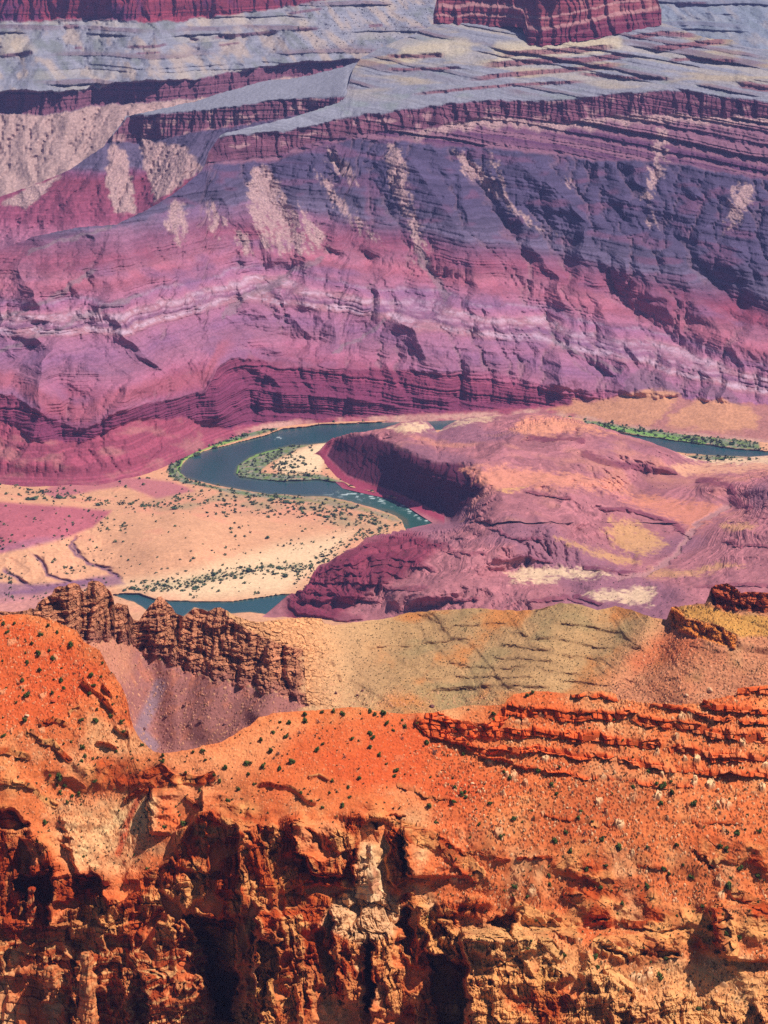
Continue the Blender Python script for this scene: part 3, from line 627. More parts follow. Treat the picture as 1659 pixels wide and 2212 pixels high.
PX, PY = G0.PX, G0.PY
z = blur(rbf(spots, PX, PY), 6, 3)
G0.fromz(z); P = G0.P()
jx = PX + 3 * noise(P, 60, 201) + 1.5 * noise(P, 16, 203); jy = PY + 1.6 * noise(P, 50, 205) + .7 * noise(P, 14, 207)
riv = np.maximum(np.maximum(patch(jx, jy, river, 1.6), patch(jx, jy, river_r, 1.2)), patch(jx, jy, river_b, 1.2))
near = np.maximum(np.maximum(patch(jx, jy, river, 12), patch(jx, jy, river_r, 9)), patch(jx, jy, river_b, 9))
# drainage cut into the tan flats at the left
gully = np.zeros_like(PX)
for pts, w in [([(150, 1160), (160, 1185), (185, 1215), (230, 1230), (270, 1255)], 6), ([(170, 1150), (150, 1180), (165, 1200), (200, 1222), (250, 1228)], 5), ([(60, 1190), (90, 1215), (100, 1240), (150, 1258), (240, 1262)], 6), ([(0, 1225), (40, 1250), (70, 1270), (130, 1272)], 7), ([(0, 1285), (60, 1278), (150, 1262), (230, 1250)], 9)]:
    gully = np.maximum(gully, taper(jx + 5 * noise(P, 25, 206), jy + 3 * noise(P, 22, 208), pts, w * .5, w * 1.2))
z = z - 3.5 * gully * (1 - near)
z = np.where(near > .02, np.minimum(z, 1.2 + 40 * (1 - near)), z)
z = z + (1 - riv) * (1 - near * .8) * (1.6 * fbm(P, 70, 3, 209) + .4 * fbm(P, 14, 2, 211))
left = smooth(300, 200, PX) * smooth(1080, 1110, PY)
z = z + left * 4 * ridged(P, (50, 60, 200), 3, 213)
z = z * (1 - riv) - 3.0 * riv
G0.fromz(z); P = G0.P()
n1 = fbm(P, 90, 4, 215); n2 = fbm(P, 16, 3, 217); fine = noise(P, 6, 219)
TAN = lin(214, 156, 118); SND = lin(234, 200, 158)
col = np.broadcast_to(TAN, PX.shape + (3,)) * (1 + .2 * n1 + .16 * n2)[..., None]
col = mix(col, lin(216, 138, 112), smooth(0, .5, n1) * .6 + patch(PX, PY, [(300, 1070), (560, 1075), (800, 1100), (700, 1130), (500, 1110), (300, 1100)], 16) * .4)
col = mix(col, SND, patch(PX, PY, [(260, 1262), (420, 1235), (600, 1180), (760, 1150), (700, 1220), (610, 1282), (400, 1296)], 22) * .8)
col = mix(col, SND, patch(jx, jy, [(600, 995), (650, 970), (715, 950), (700, 1000), (690, 1020), (620, 1025), (590, 1010)], 8))
col = mix(col, lin(176, 92, 104), patch(jx, jy, [(-90, 1075), (0, 1085), (120, 1092), (240, 1104), (200, 1140), (150, 1158), (0, 1195), (-90, 1200)], 5) * .95)
col = mix(col, lin(160, 104, 122), patch(jx, jy, [(-90, 1190), (0, 1180), (80, 1160), (150, 1160), (90, 1178), (30, 1190), (-90, 1205)], 6) * .6)
col = mix(col, lin(176, 96, 110), patch(jx, jy, [(90, 1062), (130, 1040), (280, 1030), (370, 1040), (420, 1060), (340, 1078), (270, 1050), (200, 1060), (120, 1078)], 5) * .8)
col = mix(col, lin(112, 74, 102), np.clip(gully * 1.1, 0, 1) * smooth(1140, 1150, PY) * .85)
col = mix(col, lin(134, 92, 116), patch(jx, jy, [(-90, 1250), (60, 1262), (160, 1255), (250, 1240), (270, 1262), (150, 1275), (40, 1300), (-90, 1310)], 6) * .8)
col = mix(col, lin(196, 130, 126), patch(jx, jy, [(-90, 1300), (60, 1285), (160, 1280), (220, 1290), (120, 1350), (-90, 1400)], 8) * .8)
belt = np.clip(patch(PX, PY, [(300, 1085), (480, 1060), (620, 1075), (760, 1095), (860, 1135), (800, 1160), (700, 1125), (560, 1105), (430, 1110), (330, 1100)], 12) + band(PX, PY, [(300, 1272), (400, 1262), (470, 1244), (560, 1230), (640, 1225)], 10, 12), 0, 1) * smooth(-.3, .3, fbm(P, (60, 120, 60), 4, 220))
col = mix(col, lin(150, 140, 104), belt * .6)
GRN = lin(90, 122, 60); BGR = lin(112, 128, 112)
vg = np.maximum(patch(jx, jy, [(362, 1005), (380, 985), (470, 950), (560, 925), (610, 918), (600, 926), (540, 945), (440, 968), (395, 995), (384, 1018), (405, 1036), (470, 1052), (560, 1066), (660, 1074), (640, 1080), (540, 1072), (400, 1044), (366, 1030)], 3), patch(jx, jy, [(505, 1022), (520, 1000), (570, 975), (630, 960), (700, 952), (640, 972), (580, 1000), (560, 1020), (620, 1026), (690, 1025), (740, 1040), (690, 1041), (600, 1044), (520, 1036)], 3))
vg = np.maximum(vg, patch(jx, jy, [(1260, 905), (1400, 928), (1550, 945), (1640, 955), (1640, 972), (1560, 966), (1400, 944), (1270, 922)], 3)); vg = np.maximum(vg, patch(jx, jy, [(1460, 985), (1540, 984), (1659, 990), (1740, 1000), (1740, 1012), (1659, 1004), (1540, 996)], 3))
vg = np.maximum(vg, patch(jx, jy, [(650, 1070), (705, 1072), (760, 1086), (850, 1114), (870, 1128), (850, 1128), (800, 1108), (700, 1090), (640, 1082)], 4) * .7)
vg = vg * smooth(-.5, .1, n2 + .2)
col = mix(col, mix(np.broadcast_to(BGR, col.shape), GRN, smooth(-.2, .3, n2)), vg * .9)
col = mix(col, lin(122, 168, 70), np.maximum(band(jx, jy, [(392, 1025), (384, 1012), (395, 996), (440, 970), (520, 948)], 2.5, 2), band(jx, jy, [(510, 1026), (516, 1004), (545, 986), (620, 962)], 2.5, 2)) * .8 + band(jx, jy, [(1300, 920), (1400, 938), (1520, 956)], 4, 3) * .7 + band(jx, jy, [(520, 1034), (600, 1042), (690, 1040)], 2.5, 2) * .7)
col = mix(col, lin(120, 100, 80), riv * .8)
col = col * (1 + .12 * fine)[..., None]
G0.build('valley_floor', M_val, col, smoothed=True)['kind'] = 'structure'

# ---------------------------------------------------------------- river water: one level sheet
mw = bpy.data.materials.new('river_water'); mw.use_nodes = True; nt = mw.node_tree; N = nt.nodes; L = nt.links
b = N['Principled BSDF']; b.inputs['Roughness'].default_value = 0.22; b.inputs['IOR'].default_value = 1.33
a = N.new('ShaderNodeAttribute'); a.attribute_name = 'rock_colour'; L.new(a.outputs['Color'], b.inputs['Base Color'])
tc = N.new('ShaderNodeTexCoord'); n = N.new('ShaderNodeTexNoise'); n.inputs['Scale'].default_value = .16; n.inputs['Detail'].default_value = 4
L.new(tc.outputs['Object'], n.inputs['Vector']); bp = N.new('ShaderNodeBump'); bp.inputs['Strength'].default_value = .5; bp.inputs['Distance'].default_value = .8
L.new(n.outputs['Fac'], bp.inputs['Height']); L.new(bp.outputs['Normal'], b.inputs['Normal'])
R = Sheet(-180, 1840, lambda px: 1350 + 0 * px, lambda px: 893 + 0 * px, 2.0)
PX, PY = R.PX, R.PY
R.fromz(np.zeros_like(PX)); P = R.P()
jx = PX + 3 * noise(P, 60, 201) + 1.5 * noise(P, 16, 203)
wet = np.maximum(np.maximum(patch(PX, PY, river, 14), patch(PX, PY, river_r, 14)), patch(PX, PY, river_b, 14)) > .02
col = np.broadcast_to(lin(38, 80, 84), PX.shape + (3,)).copy()
col = mix(col, lin(52, 92, 78), smooth(700, 760, PX) * smooth(1040, 1060, PY) * .7)
col = mix(col, lin(96, 92, 70), patch(PX, PY, [(820, 1098), (850, 1104), (880, 1122), (884, 1140), (866, 1126)], 5) * .9 + band(PX, PY, [(560, 950), (470, 968), (410, 996), (400, 1025), (440, 1040), (560, 1062)], 3, 4) * .0)
core = np.maximum(np.maximum(patch(jx, PY, river, 9), patch(jx, PY, river_r, 6)), patch(jx, PY, river_b, 6))
wn = fbm((P[0], P[1] * .35, P[2]), 60, 4, 230)
col = col * (1 + .22 * wn)[..., None]
col = mix(col, lin(92, 104, 86), smooth(.92, .55, core + .15 * wn) * .6)
rap = patch(PX, PY, [(700, 1068), (760, 1058), (840, 1076), (900, 1098), (945, 1130), (930, 1136), (890, 1112), (850, 1096), (780, 1080), (710, 1074)], 6)
rn = fbm((P[0] + P[1] * .3, P[1], P[2]), (16, 9, 9), 3, 231)
col = mix(col, lin(206, 222, 220), rap * smooth(.08, .32, rn) * (.35 + .65 * band(PX, PY, [(735, 1062), (800, 1070), (870, 1092), (930, 1128)], 7, 6)))
col = mix(col, lin(196, 212, 214), band(PX, PY, [(585, 948), (612, 945)], 2, 2) * smooth(.05, .2, rn))
R.dz = rap * .5 * rn
R.build('river', mw, col, smoothed=True, keep=wet)['kind'] = 'structure'

# ---------------------------------------------------------------- hills inside the bend
hs = [(540, 1356, -4), (556, 1342, 0), (610, 1298, 20), (635, 1284, 28), (660, 1268, 36), (690, 1224, 56), (720, 1210, 60), (745, 1192, 60), (790, 1165, 56), (830, 1157, 46), (870, 1147, 30), (900, 1140, 14), (935, 1131, 2), (640, 1345, -2), (700, 1338, 2), (620, 1325, 6), (690, 1300, 22), (680, 1262, 42), (760, 1310, 14), (760, 1262, 44), (850, 1290, 34), (800, 1230, 60), (900, 1180, 56), (1000, 1145, 40), (950, 1145, 26), (880, 1240, 50), (960, 1200, 60),
      (1075, 1118, 78), (1130, 1062, 66), (1200, 1062, 74), (1010, 1205, 74), (1100, 1180, 84), (1160, 1150, 78), (1180, 1190, 64), (1290, 1205, 30), (1240, 1130, 70), (1200, 1100, 66), (1290, 1130, 46), (1340, 1155, 26), (1330, 1105, 48), (1270, 1085, 62), (1400, 1110, 22), (1460, 1100, 18), (1480, 1165, 12), (1505, 1110, 14), (1580, 1095, 12), (1400, 1238, 13), (1350, 1220, 18), (1560, 1130, 26), (1659, 1060, 66), (1600, 1040, 30), (1600, 1160, 44), (1659, 1150, 60), (1540, 1200, 22), (1659, 1210, 50), (1580, 1255, 46), (1659, 1290, 50), (1500, 1230, 20), (1480, 1290, 44), (1740, 1200, 60), (1740, 1060, 66),
      (1270, 1290, 40), (1180, 1240, 34), (1110, 1232, 34), (1050, 1226, 58), (1330, 1240, 26), (1000, 1262, 54), (1230, 1280, 26), (1150, 1300, 54), (1350, 1262, 32), (1300, 1262, 40), (1100, 1345, 24), (1400, 1345, 40), (900, 1345, 16), (1000, 1300, 46), (820, 1340, 8), (1250, 1345, 30), (1740, 1350, 50), (1560, 1345, 50), (1060, 1262, 50), (930, 1290, 44)]
hu = [(680, 986, 2), (700, 1016, 1), (740, 1052, 0), (800, 1066, 0), (850, 1076, 0), (880, 1092, 0), (935, 1131, 0), (970, 1128, 4), (690, 974, 14), (720, 948, 40), (760, 938, 56), (820, 935, 64), (845, 958, 78), (880, 984, 94), (925, 998, 98), (960, 1000, 96), (990, 1000, 94), (1012, 1022, 90), (1040, 1056, 82), (1010, 1092, 44), (985, 1118, 16),
      (715, 1002, 8), (750, 1024, 10), (800, 1042, 12), (850, 1058, 14), (900, 1086, 10), (945, 1122, 3), (975, 1105, 10), (1020, 1064, 60), (735, 975, 20), (830, 1000, 45), (900, 1040, 52), (960, 1060, 45),
      (870, 916, 74), (900, 911, 70), (935, 922, 58), (945, 936, 50), (960, 926, 52), (1000, 906, 58), (1050, 901, 50), (1100, 898, 42), (1180, 896, 34), (1230, 906, 44), (1270, 916, 54), (1300, 926, 54), (1400, 956, 30), (1480, 986, 10), (1515, 996, 4), (1600, 992, 3), (1659, 984, 3), (1740, 984, 3), (850, 940, 72), (940, 955, 72), (1000, 945, 64), (1060, 925, 52), (1050, 965, 86), (1110, 940, 84), (1180, 925, 80), (1230, 935, 76), (1180, 960, 74), (1100, 985, 92), (1050, 1015, 96), (1140, 1020, 82), (1200, 1000, 74), (1300, 975, 66), (1260, 955, 74), (1360, 985, 56), (1420, 1000, 48), (1455, 1012, 30), (1440, 1026, 14), (1380, 1022, 30), (1400, 1050, 16), (1370, 1072, 14), (1340, 1040, 48), (1250, 1040, 66), (1500, 1042, 14), (1480, 1015, 14), (1560, 1012, 10), (1540, 1060, 34), (1659, 1010, 16)]
allh = hs + hu
h_low = pl((540, 1348), (556, 1341), (610, 1297), (632, 1283), (650, 1277), (662, 1266), (676, 1240), (690, 1223), (712, 1214), (728, 1206), (745, 1191), (768, 1180), (790, 1164), (830, 1156), (870, 1146), (900, 1139), (935, 1130), (950, 1127), (1740, 1127))
h_foot = pl((670, 990), (680, 990), (700, 1019), (740, 1055), (800, 1069), (850, 1079), (880, 1095), (935, 1130), (950, 1130), (1740, 1130))
h_sky = pl((670, 984), (680, 980), (690, 974), (705, 958), (720, 948), (760, 939), (800, 932), (830, 924), (870, 915), (900, 910), (925, 916), (938, 925), (944, 934), (952, 929), (975, 916), (1000, 905), (1050, 900), (1100, 897), (1180, 895), (1230, 905), (1270, 915), (1300, 925), (1400, 955), (1480, 985), (1515, 995), (1560, 992), (1659, 984), (1740, 984))
D1 = Sheet(541, 1826, lambda px: 1378 + 0 * px, h_low, 1.5, rows=170); D2 = Sheet(676, 1826, h_foot, h_sky, 1.5, rows=170)
def rock_dip(P): return P[2] + 0.20 * P[0] - 0.10 * (P[1] - 5000)
for D, nm in ((D1, 'purple_hills'), (D2, 'bend_hills')):
    PX, PY = D.PX, D.PY
    z = rbf(allh, PX, PY); zb = blur(z, 5, 3)
    cliffm = patch(PX, PY, [(680, 985), (720, 945), (800, 930), (850, 960), (940, 995), (1000, 995), (1050, 1055), (975, 1135), (880, 1098), (740, 1056)], 8)
    z = z * cliffm + zb * (1 - cliffm)
    D.fromz(z)
    for pts, w, a in [([(980, 1110), (1110, 1065), (1180, 1050), (1280, 1085), (1380, 1100), (1475, 1135)], 26, 20), ([(980, 1135), (1080, 1120), (1155, 1115), (1205, 1165), (1330, 1225)], 34, 24), ([(829, 1305), (980, 1260), (1080, 1205), (1125, 1215)], 30, 20), ([(875, 1300), (980, 1280), (1110, 1265), (1180, 1280), (1255, 1315)], 22, 16), ([(1230, 1270), (1330, 1240), (1420, 1265), (1530, 1295)], 24, 16), ([(1435, 1250), (1505, 1210), (1580, 1205), (1690, 1210)], 26, 18), ([(1500, 1060), (1570, 1040), (1615, 1050), (1690, 1025)], 26, 20), ([(945, 933), (1005, 908), (1090, 908), (1150, 898), (1255, 908)], 18, 16), ([(1045, 978), (1110, 948), (1180, 913), (1245, 918), (1330, 948), (1520, 998)], 24, 20), ([(930, 948), (1040, 973)], 18, -10), ([(1240, 1140), (1300, 1190), (1380, 1215)], 30, -18), ([(1040, 1250), (1150, 1245), (1300, 1240)], 20, -12), ([(1150, 1000), (1300, 1010), (1390, 1040)], 22, 14), ([(1560, 1130), (1640, 1160), (1740, 1165)], 22, 14), ([(720, 1300), (800, 1260), (900, 1225), (980, 1190)], 24, 14)]:
        d, t = dist(PX, PY, pts); D.push(1.5 * a * np.maximum(0, 1 - d / w) * smooth(0, .1, t) * smooth(1, .9, t) * smooth(0, 14, PY - D.PY[-1][None]))
    P = D.P()
    low = smooth(600, 640, PX) * patch(PX, PY, [(560, 1350), (610, 1300), (690, 1224), (790, 1166), (880, 1150), (960, 1180), (900, 1230), (800, 1280), (720, 1340)], 14)
    edge = smooth(0, 40, z)
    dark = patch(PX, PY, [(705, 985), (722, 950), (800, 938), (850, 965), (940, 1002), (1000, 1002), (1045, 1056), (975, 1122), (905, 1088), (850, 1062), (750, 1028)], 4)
    D.push(dark * (14 * (saw(P, 40, 251) - .4) + 5 * (saw(P, 15, 253) - .4) + 2 * val1(P[2] / 5, 255)))
    q = rock_dip(P) + 4 * fbm(P, 80, 3, 257)
    hard = val1(q / 4.0, 259)
    strat = smooth(-.1, .35, noise(P, (220, 220, 60), 261) + .5 * low)
    D.dz = (1 - dark) * edge * ((.2 + 1.4 * low + 1.1 * strat) * (1.2 * hard + .8 * val1(q / 1.7, 263)) + 5.0 * ridged(P, (85, 85, 300), 3, 265) + 2 * fbm(P, 40, 3, 267))
    D.push(low * edge * (7 * (saw(P, 34, 269) - .4) + 2.5 * fbm(P, 18, 4, 271) + 8 * val1((P[2] + .25 * P[0] * 0 + .12 * (P[1] - 4600) + 3 * noise(P, 50, 270)) / 7, 272)))
    erode(D, edge * (1 - dark) * smooth(0, 12, D.PY - D.PY[-1][None]), 1.8, 2, 24, .06, 43, 2.5, .25, 20)
    P = D.P(); n1 = fbm(P, 120, 4, 273); n2 = fbm(P, 16, 3, 275); q = rock_dip(P) + 4 * fbm(P, 80, 3, 257)
    bb = val1(q / 2.6, 277)
    col = lin(166, 104, 108) * (1 + (.08 + .2 * strat) * bb + .1 * val1(q / 8, 279) + .22 * n1 + .18 * n2)[..., None]
    col = mix(col, lin(136, 90, 106), smooth(.0, .4, noise(P, (300, 300, 60), 281)) * .7)
    col = mix(col, lin(206, 138, 108), smooth(.0, .45, fbm(P, 150, 3, 283)) * .55 * (PY < 1130))
    col = mix(col, lin(128, 56, 70) * (1 + .3 * bb)[..., None], np.clip(low * 1.1, 0, 1))
    col = mix(col, lin(78, 32, 48), np.clip(dark, 0, 1))  # shade of the left-facing bend cliff is put into its colour
    foot_t = cliffm * (1 - dark) * smooth(-4, 8, PY - (935 + (PX - 700) * .42)) * (PX < 960)
    col = mix(col, lin(160, 66, 86), foot_t)
    YEL = lin(210, 158, 96); ORG = lin(222, 140, 98)
    jx = PX + 16 * noise(P, 60, 285) + 7 * noise(P, 18, 286); jy = PY + 5 * noise(P, 50, 287) + 3 * noise(P, 14, 288)
    for p, s, c, a in [([(1310, 1120), (1370, 1130), (1430, 1160), (1440, 1180), (1380, 1200), (1330, 1185), (1310, 1150)], 8, YEL, .75), ([(1200, 1162), (1250, 1175), (1330, 1200), (1390, 1215), (1340, 1220), (1260, 1195)], 5, YEL, .7), ([(1100, 1240), (1170, 1228), (1310, 1232), (1330, 1245), (1240, 1250), (1170, 1262), (1110, 1262)], 6, SND, .8), ([(1265, 1290), (1310, 1275), (1410, 1275), (1400, 1310), (1300, 1300)], 6, SND, .75),
                       ([(1340, 1080), (1420, 1070), (1500, 1085), (1580, 1095), (1540, 1120), (1500, 1150), (1450, 1120), (1380, 1095)], 8, ORG, .6), ([(1000, 1012), (1100, 1010), (1200, 1020), (1330, 1040), (1360, 1070), (1200, 1055), (1060, 1062), (1040, 1050)], 8, lin(224, 146, 112), .7), ([(840, 925), (880, 914), (930, 922), (925, 932), (870, 936)], 4, SND, .8), ([(940, 935), (1000, 905), (1080, 900), (1060, 910), (1000, 918)], 4, SND, .6),
                       ([(1130, 905), (1200, 900), (1280, 920), (1330, 940), (1240, 935), (1130, 950), (1110, 930)], 6, lin(226, 150, 112), .8), ([(1400, 1225), (1500, 1230), (1560, 1215), (1600, 1225), (1500, 1245), (1400, 1250)], 6, YEL, .6), ([(1560, 1130), (1640, 1135), (1620, 1150), (1560, 1146)], 5, YEL, .6), ([(1440, 1010), (1500, 1000), (1600, 1000), (1740, 1000), (1740, 1012), (1600, 1020), (1480, 1030)], 5, lin(226, 166, 128), .8), ([(1480, 985), (1600, 985), (1740, 980), (1740, 1002), (1540, 1002)], 4, SND, .8), ([(1060, 1062), (1150, 1054), (1130, 1062), (1080, 1066)], 3, YEL, .8)]:
        col = mix(col, c, smooth(.2, .9, patch(jx, jy, p, s * 2.6) + .7 * n2 + .3 * noise(P, 6, 290)) * np.minimum(1, 3 * patch(jx, jy, p, s * 2.6)) * a * .95)
    ledge = np.maximum.reduce([band(jx, jy, [(1135, 950), (1200, 948), (1265, 955)], 5, 5), band(jx, jy, [(1260, 985), (1330, 1005), (1400, 1015), (1450, 1018)], 7, 6), band(jx, jy, [(1310, 1100), (1370, 1105), (1450, 1130), (1490, 1155)], 5, 5), band(jx, jy, [(1270, 1225), (1350, 1238), (1395, 1240)], 4, 4), band(jx, jy, [(1250, 1292), (1290, 1305)], 5, 4), band(jx, jy, [(1520, 1040), (1570, 1050), (1610, 1100)], 8, 8)])
    crag = np.maximum.reduce([taper(jx, jy, p, w, w) for p, w in [([(660, 1262), (685, 1240), (740, 1218), (793, 1206), (853, 1197), (913, 1218)], 5), ([(617, 1277), (670, 1274), (725, 1281), (777, 1309)], 6), ([(770, 1180), (800, 1182), (841, 1201), (909, 1221), (960, 1232)], 4), ([(940, 1166), (993, 1199), (1061, 1199)], 4), ([(820, 1268), (870, 1276), (930, 1265)], 5), ([(620, 1290), (653, 1318), (733, 1333), (790, 1330)], 7), ([(690, 1250), (760, 1240), (850, 1236), (900, 1250)], 5), ([(640, 1285), (700, 1296), (760, 1290), (830, 1300)], 5), ([(830, 1160), (900, 1172), (960, 1190), (1000, 1215)], 3), ([(1040, 1130), (1100, 1160), (1180, 1168)], 3), ([(880, 1300), (960, 1290), (1040, 1300)], 4), ([(1060, 1215), (1140, 1206), (1200, 1215)], 3), ([(1120, 1070), (1180, 1066), (1240, 1085)], 3), ([(1140, 1300), (1220, 1290), (1260, 1310)], 4), ([(1560, 1170), (1620, 1180), (1690, 1190)], 4), ([(1500, 1275), (1580, 1265), (1690, 1270)], 4)]])
    D.push(10 * crag * (1 - dark)); col = mix(col, lin(118, 44, 64) * (1 + .3 * n2)[..., None], crag * .5)
    D.push(ledge * 9); col = mix(col, lin(112, 46, 66), ledge * .7)
    wash = band(jx, jy, [(1575, 1095), (1520, 1120), (1490, 1150), (1470, 1190), (1440, 1215), (1400, 1240), (1330, 1250)], 6, 5)
    D.dz = D.dz - 3 * wash; col = mix(col, lin(176, 126, 124), wash * .9)
    P = D.P()
    col = col * (1 + .1 * noise(P, 5, 289) + .1 * n2)[..., None]
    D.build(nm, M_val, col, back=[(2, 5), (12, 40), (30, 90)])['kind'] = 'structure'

# the wider canyon floor beyond the ground sheets
me = bpy.data.meshes.new('canyon_floor'); me.from_pydata([(-5800, -250, -9), (5800, -250, -9), (5800, 14300, -9), (-5800, 14300, -9)], [], [(0, 1, 2, 3)])
ca = me.color_attributes.new('rock_colour', 'FLOAT_COLOR', 'POINT'); ca.data.foreach_set('color', np.tile(np.append(lin(150, 92, 92), 1), 4).astype(f32))
me.materials.append(M_val); o = bpy.data.objects.new('canyon_floor', me); C.objects.link(o); o['kind'] = 'structure'
# ================================================================ rock ridge, scree and tan hills
M_mid = ground_material('ridge_rock', 2.0, 0.5, 0.25)

l2_top = [(-80, 1322), (0, 1320), (30, 1322), (60, 1318), (65, 1313), (76, 1316), (82, 1302), (90, 1296), (100, 1290), (112, 1284), (118, 1270), (128, 1266), (140, 1267), (148, 1261), (160, 1259), (172, 1263), (176, 1274), (184, 1280), (188, 1272), (190, 1258), (198, 1254), (212, 1255), (222, 1260), (230, 1270), (240, 1279), (246, 1296), (248, 1308), (252, 1302), (260, 1304), (268, 1306), (276, 1307), (280, 1325), (288, 1338), (300, 1341), (308, 1328), (316, 1318), (326, 1306), (334, 1300), (340, 1290), (348, 1288), (354, 1294), (362, 1302), (372, 1312), (380, 1325), (390, 1329), (398, 1332), (406, 1324), (414, 1317), (424, 1314), (438, 1316), (448, 1321), (456, 1318), (464, 1313), (476, 1312), (488, 1318), (500, 1327), (515, 1333), (540, 1341), (560, 1343), (600, 1339), (630, 1335), (660, 1334), (695, 1336), (700, 1346), (720, 1350), (760, 1344), (829, 1336), (880, 1325), (940, 1320), (1030, 1315), (1100, 1318), (1150, 1319), (1175, 1314), (1212, 1302), (1256, 1308), (1290, 1318), (1330, 1310), (1380, 1322), (1412, 1334), (1440, 1336), (1450, 1312), (1470, 1308), (1500, 1304), (1524, 1304), (1530, 1290), (1536, 1271), (1545, 1264), (1570, 1261), (1586, 1266), (1600, 1280), (1612, 1278), (1630, 1277), (1648, 1280), (1740, 1284)]
l1_top_pts = [(-80, 1342), (0, 1336), (20, 1330), (60, 1330), (110, 1342), (165, 1362), (182, 1386), (200, 1396), (216, 1404), (236, 1440), (260, 1474), (270, 1498), (277, 1522), (281, 1546), (288, 1568), (302, 1592), (318, 1610), (332, 1622), (350, 1629), (415, 1622), (480, 1602), (540, 1568), (560, 1550), (590, 1540), (640, 1533), (700, 1530), (780, 1533), (830, 1538), (880, 1541), (935, 1540), (965, 1532), (995, 1526), (1000, 1524), (1090, 1522), (1096, 1512), (1110, 1504), (1150, 1496), (1200, 1497), (1236, 1502), (1240, 1500), (1300, 1497), (1330, 1504), (1336, 1514), (1380, 1517), (1408, 1520), (1412, 1516), (1470, 1518), (1516, 1516), (1520, 1508), (1560, 1504), (1590, 1502), (1594, 1485), (1630, 1480), (1659, 1478), (1740, 1474)]
l1_top = pl(*l1_top_pts)
r_base0 = pl((-80, 1440), (0, 1420), (100, 1400), (182, 1392), (212, 1383), (245, 1386), (272, 1388), (305, 1411), (345, 1421), (372, 1436), (396, 1452), (416, 1452), (435, 1462), (480, 1471), (525, 1481), (552, 1486), (575, 1497), (610, 1500), (640, 1512), (655, 1530), (1740, 1900))
r_base = lambda px: r_base0(px) + 4 * np.sin(np.asarray(px) / 8.0) + 3 * np.sin(np.asarray(px) / 3.3)
r_rim = pl((-80, 1200), (480, 1200), (490, 1330), (520, 1352), (560, 1372), (600, 1388), (635, 1398), (655, 1402), (662, 1520), (1740, 1900))
G2 = Sheet(-200, 1860, lambda px: l1_top(px) + 60, pl(*l2_top), 1.35, rows=260, soft=24)
PX, PY = G2.PX, G2.PY
PXr = PX + 7 * np.sin(PY / 9.0) + 4 * np.sin(PY / 3.7 + 1) + 3 * np.sin(PY / 1.9)
ridge_m = smooth(4, -4, PY - r_base(PX)) * smooth(-4, 4, PY - r_rim(PX)) * smooth(672, 644, PXr)
rub_m = smooth(4, -4, PY - r_rim(PX)) * smooth(760, 640, PXr) * smooth(470, 540, PX)
talus_m = smooth(-4, 4, PY - r_base(PXr)) * smooth(672, 642, PXr)
hill_m = np.clip(1 - ridge_m - rub_m - talus_m, 0, 1)
right = smooth(1270, 1400, PX + (PY - 1440) * .9)
S = .62 * talus_m + 1.15 * ridge_m + .32 * rub_m + hill_m * (.07 + .02 * smooth(1500, 1350, PY) + right * .34)
cl1 = [(1446, 1334), (1470, 1338), (1495, 1352), (1530, 1362), (1560, 1374), (1592, 1390)]
knoll = patch(PX, PY, [(1446, 1308), (1466, 1312), (1482, 1335), (1530, 1346), (1592, 1374), (1588, 1402), (1540, 1388), (1492, 1372), (1452, 1356)], 3)
block = patch(PX, PY, [(1532, 1262), (1570, 1258), (1604, 1276), (1760, 1276), (1760, 1326), (1650, 1324), (1600, 1318), (1572, 1322), (1540, 1308)], 3)
ext = band(PX, PY, [(1590, 1392), (1625, 1404), (1670, 1410), (1740, 1418)], 6, 4)
S = S * (1 - np.maximum(np.maximum(knoll, block), ext)) + 2.6 * np.maximum(np.maximum(knoll, block), ext)
ledges2 = [([(712, 1424), (726, 1446), (734, 1465), (748, 1492)], 4), ([(1100, 1365), (1150, 1376), (1210, 1380), (1290, 1398), (1330, 1400)], 2.5), ([(1048, 1384), (1110, 1395), (1180, 1404), (1210, 1412), (1290, 1425), (1330, 1438)], 2.5), ([(1165, 1440), (1180, 1452), (1250, 1455)], 2.5), ([(1328, 1450), (1355, 1468), (1392, 1474)], 2), ([(900, 1492), (960, 1488), (1030, 1486), (1080, 1478), (1130, 1484), (1200, 1484)], 4), ([(885, 1322), (920, 1330), (950, 1345), (966, 1366)], 4), ([(1200, 1345), (1270, 1352), (1340, 1368), (1368, 1384)], 2.5), ([(1365, 1392), (1386, 1400)], 4), ([(1290, 1420), (1340, 1425)], 2.5), ([(1430, 1462), (1462, 1466)], 3.5), ([(1480, 1390), (1520, 1400), (1560, 1412)], 3), ([(1150, 1330), (1160, 1318), (1200, 1308)], 4), ([(1470, 1430), (1500, 1440)], 2), ([(860, 1440), (960, 1430), (1060, 1445), (1160, 1440)], 2), ([(780, 1400), (880, 1395), (980, 1380), (1040, 1382)], 1.8), ([(900, 1470), (1000, 1462), (1100, 1465), (1190, 1462)], 1.8), ([(930, 1360), (1020, 1350), (1110, 1345)], 1.8), ([(1060, 1420), (1150, 1425), (1260, 1440)], 2), ([(1210, 1470), (1300, 1480), (1390, 1490)], 2)]
led = np.zeros_like(PX)
for p, w in ledges2:
    m = taper(PX, PY + 1.5 * np.sin(PX / 11) + .8 * np.sin(PX / 4.3), p, w * .8, 2); led = np.maximum(led, m)
led = led * smooth(-.35, .25, noise((PX, PY * 2, PX * 0), 34, 330) + .4 * noise((PX, PY * 2, PX * 0), 9, 331))
S = S * (1 - led) + 2.2 * led
S = np.where((PX > 640) & (PX < 1400), blur(S, 10, 1), np.where(PX > 1400, blur(S, 6, 1), blur(S, 2, 1)))
G2.march(S, pl((-80, 1900), (0, 1900), (150, 1905), (270, 1895), (400, 1880), (640, 1865), (900, 1850), (1200, 1850), (1500, 1830), (1740, 1815)), 90, 18)
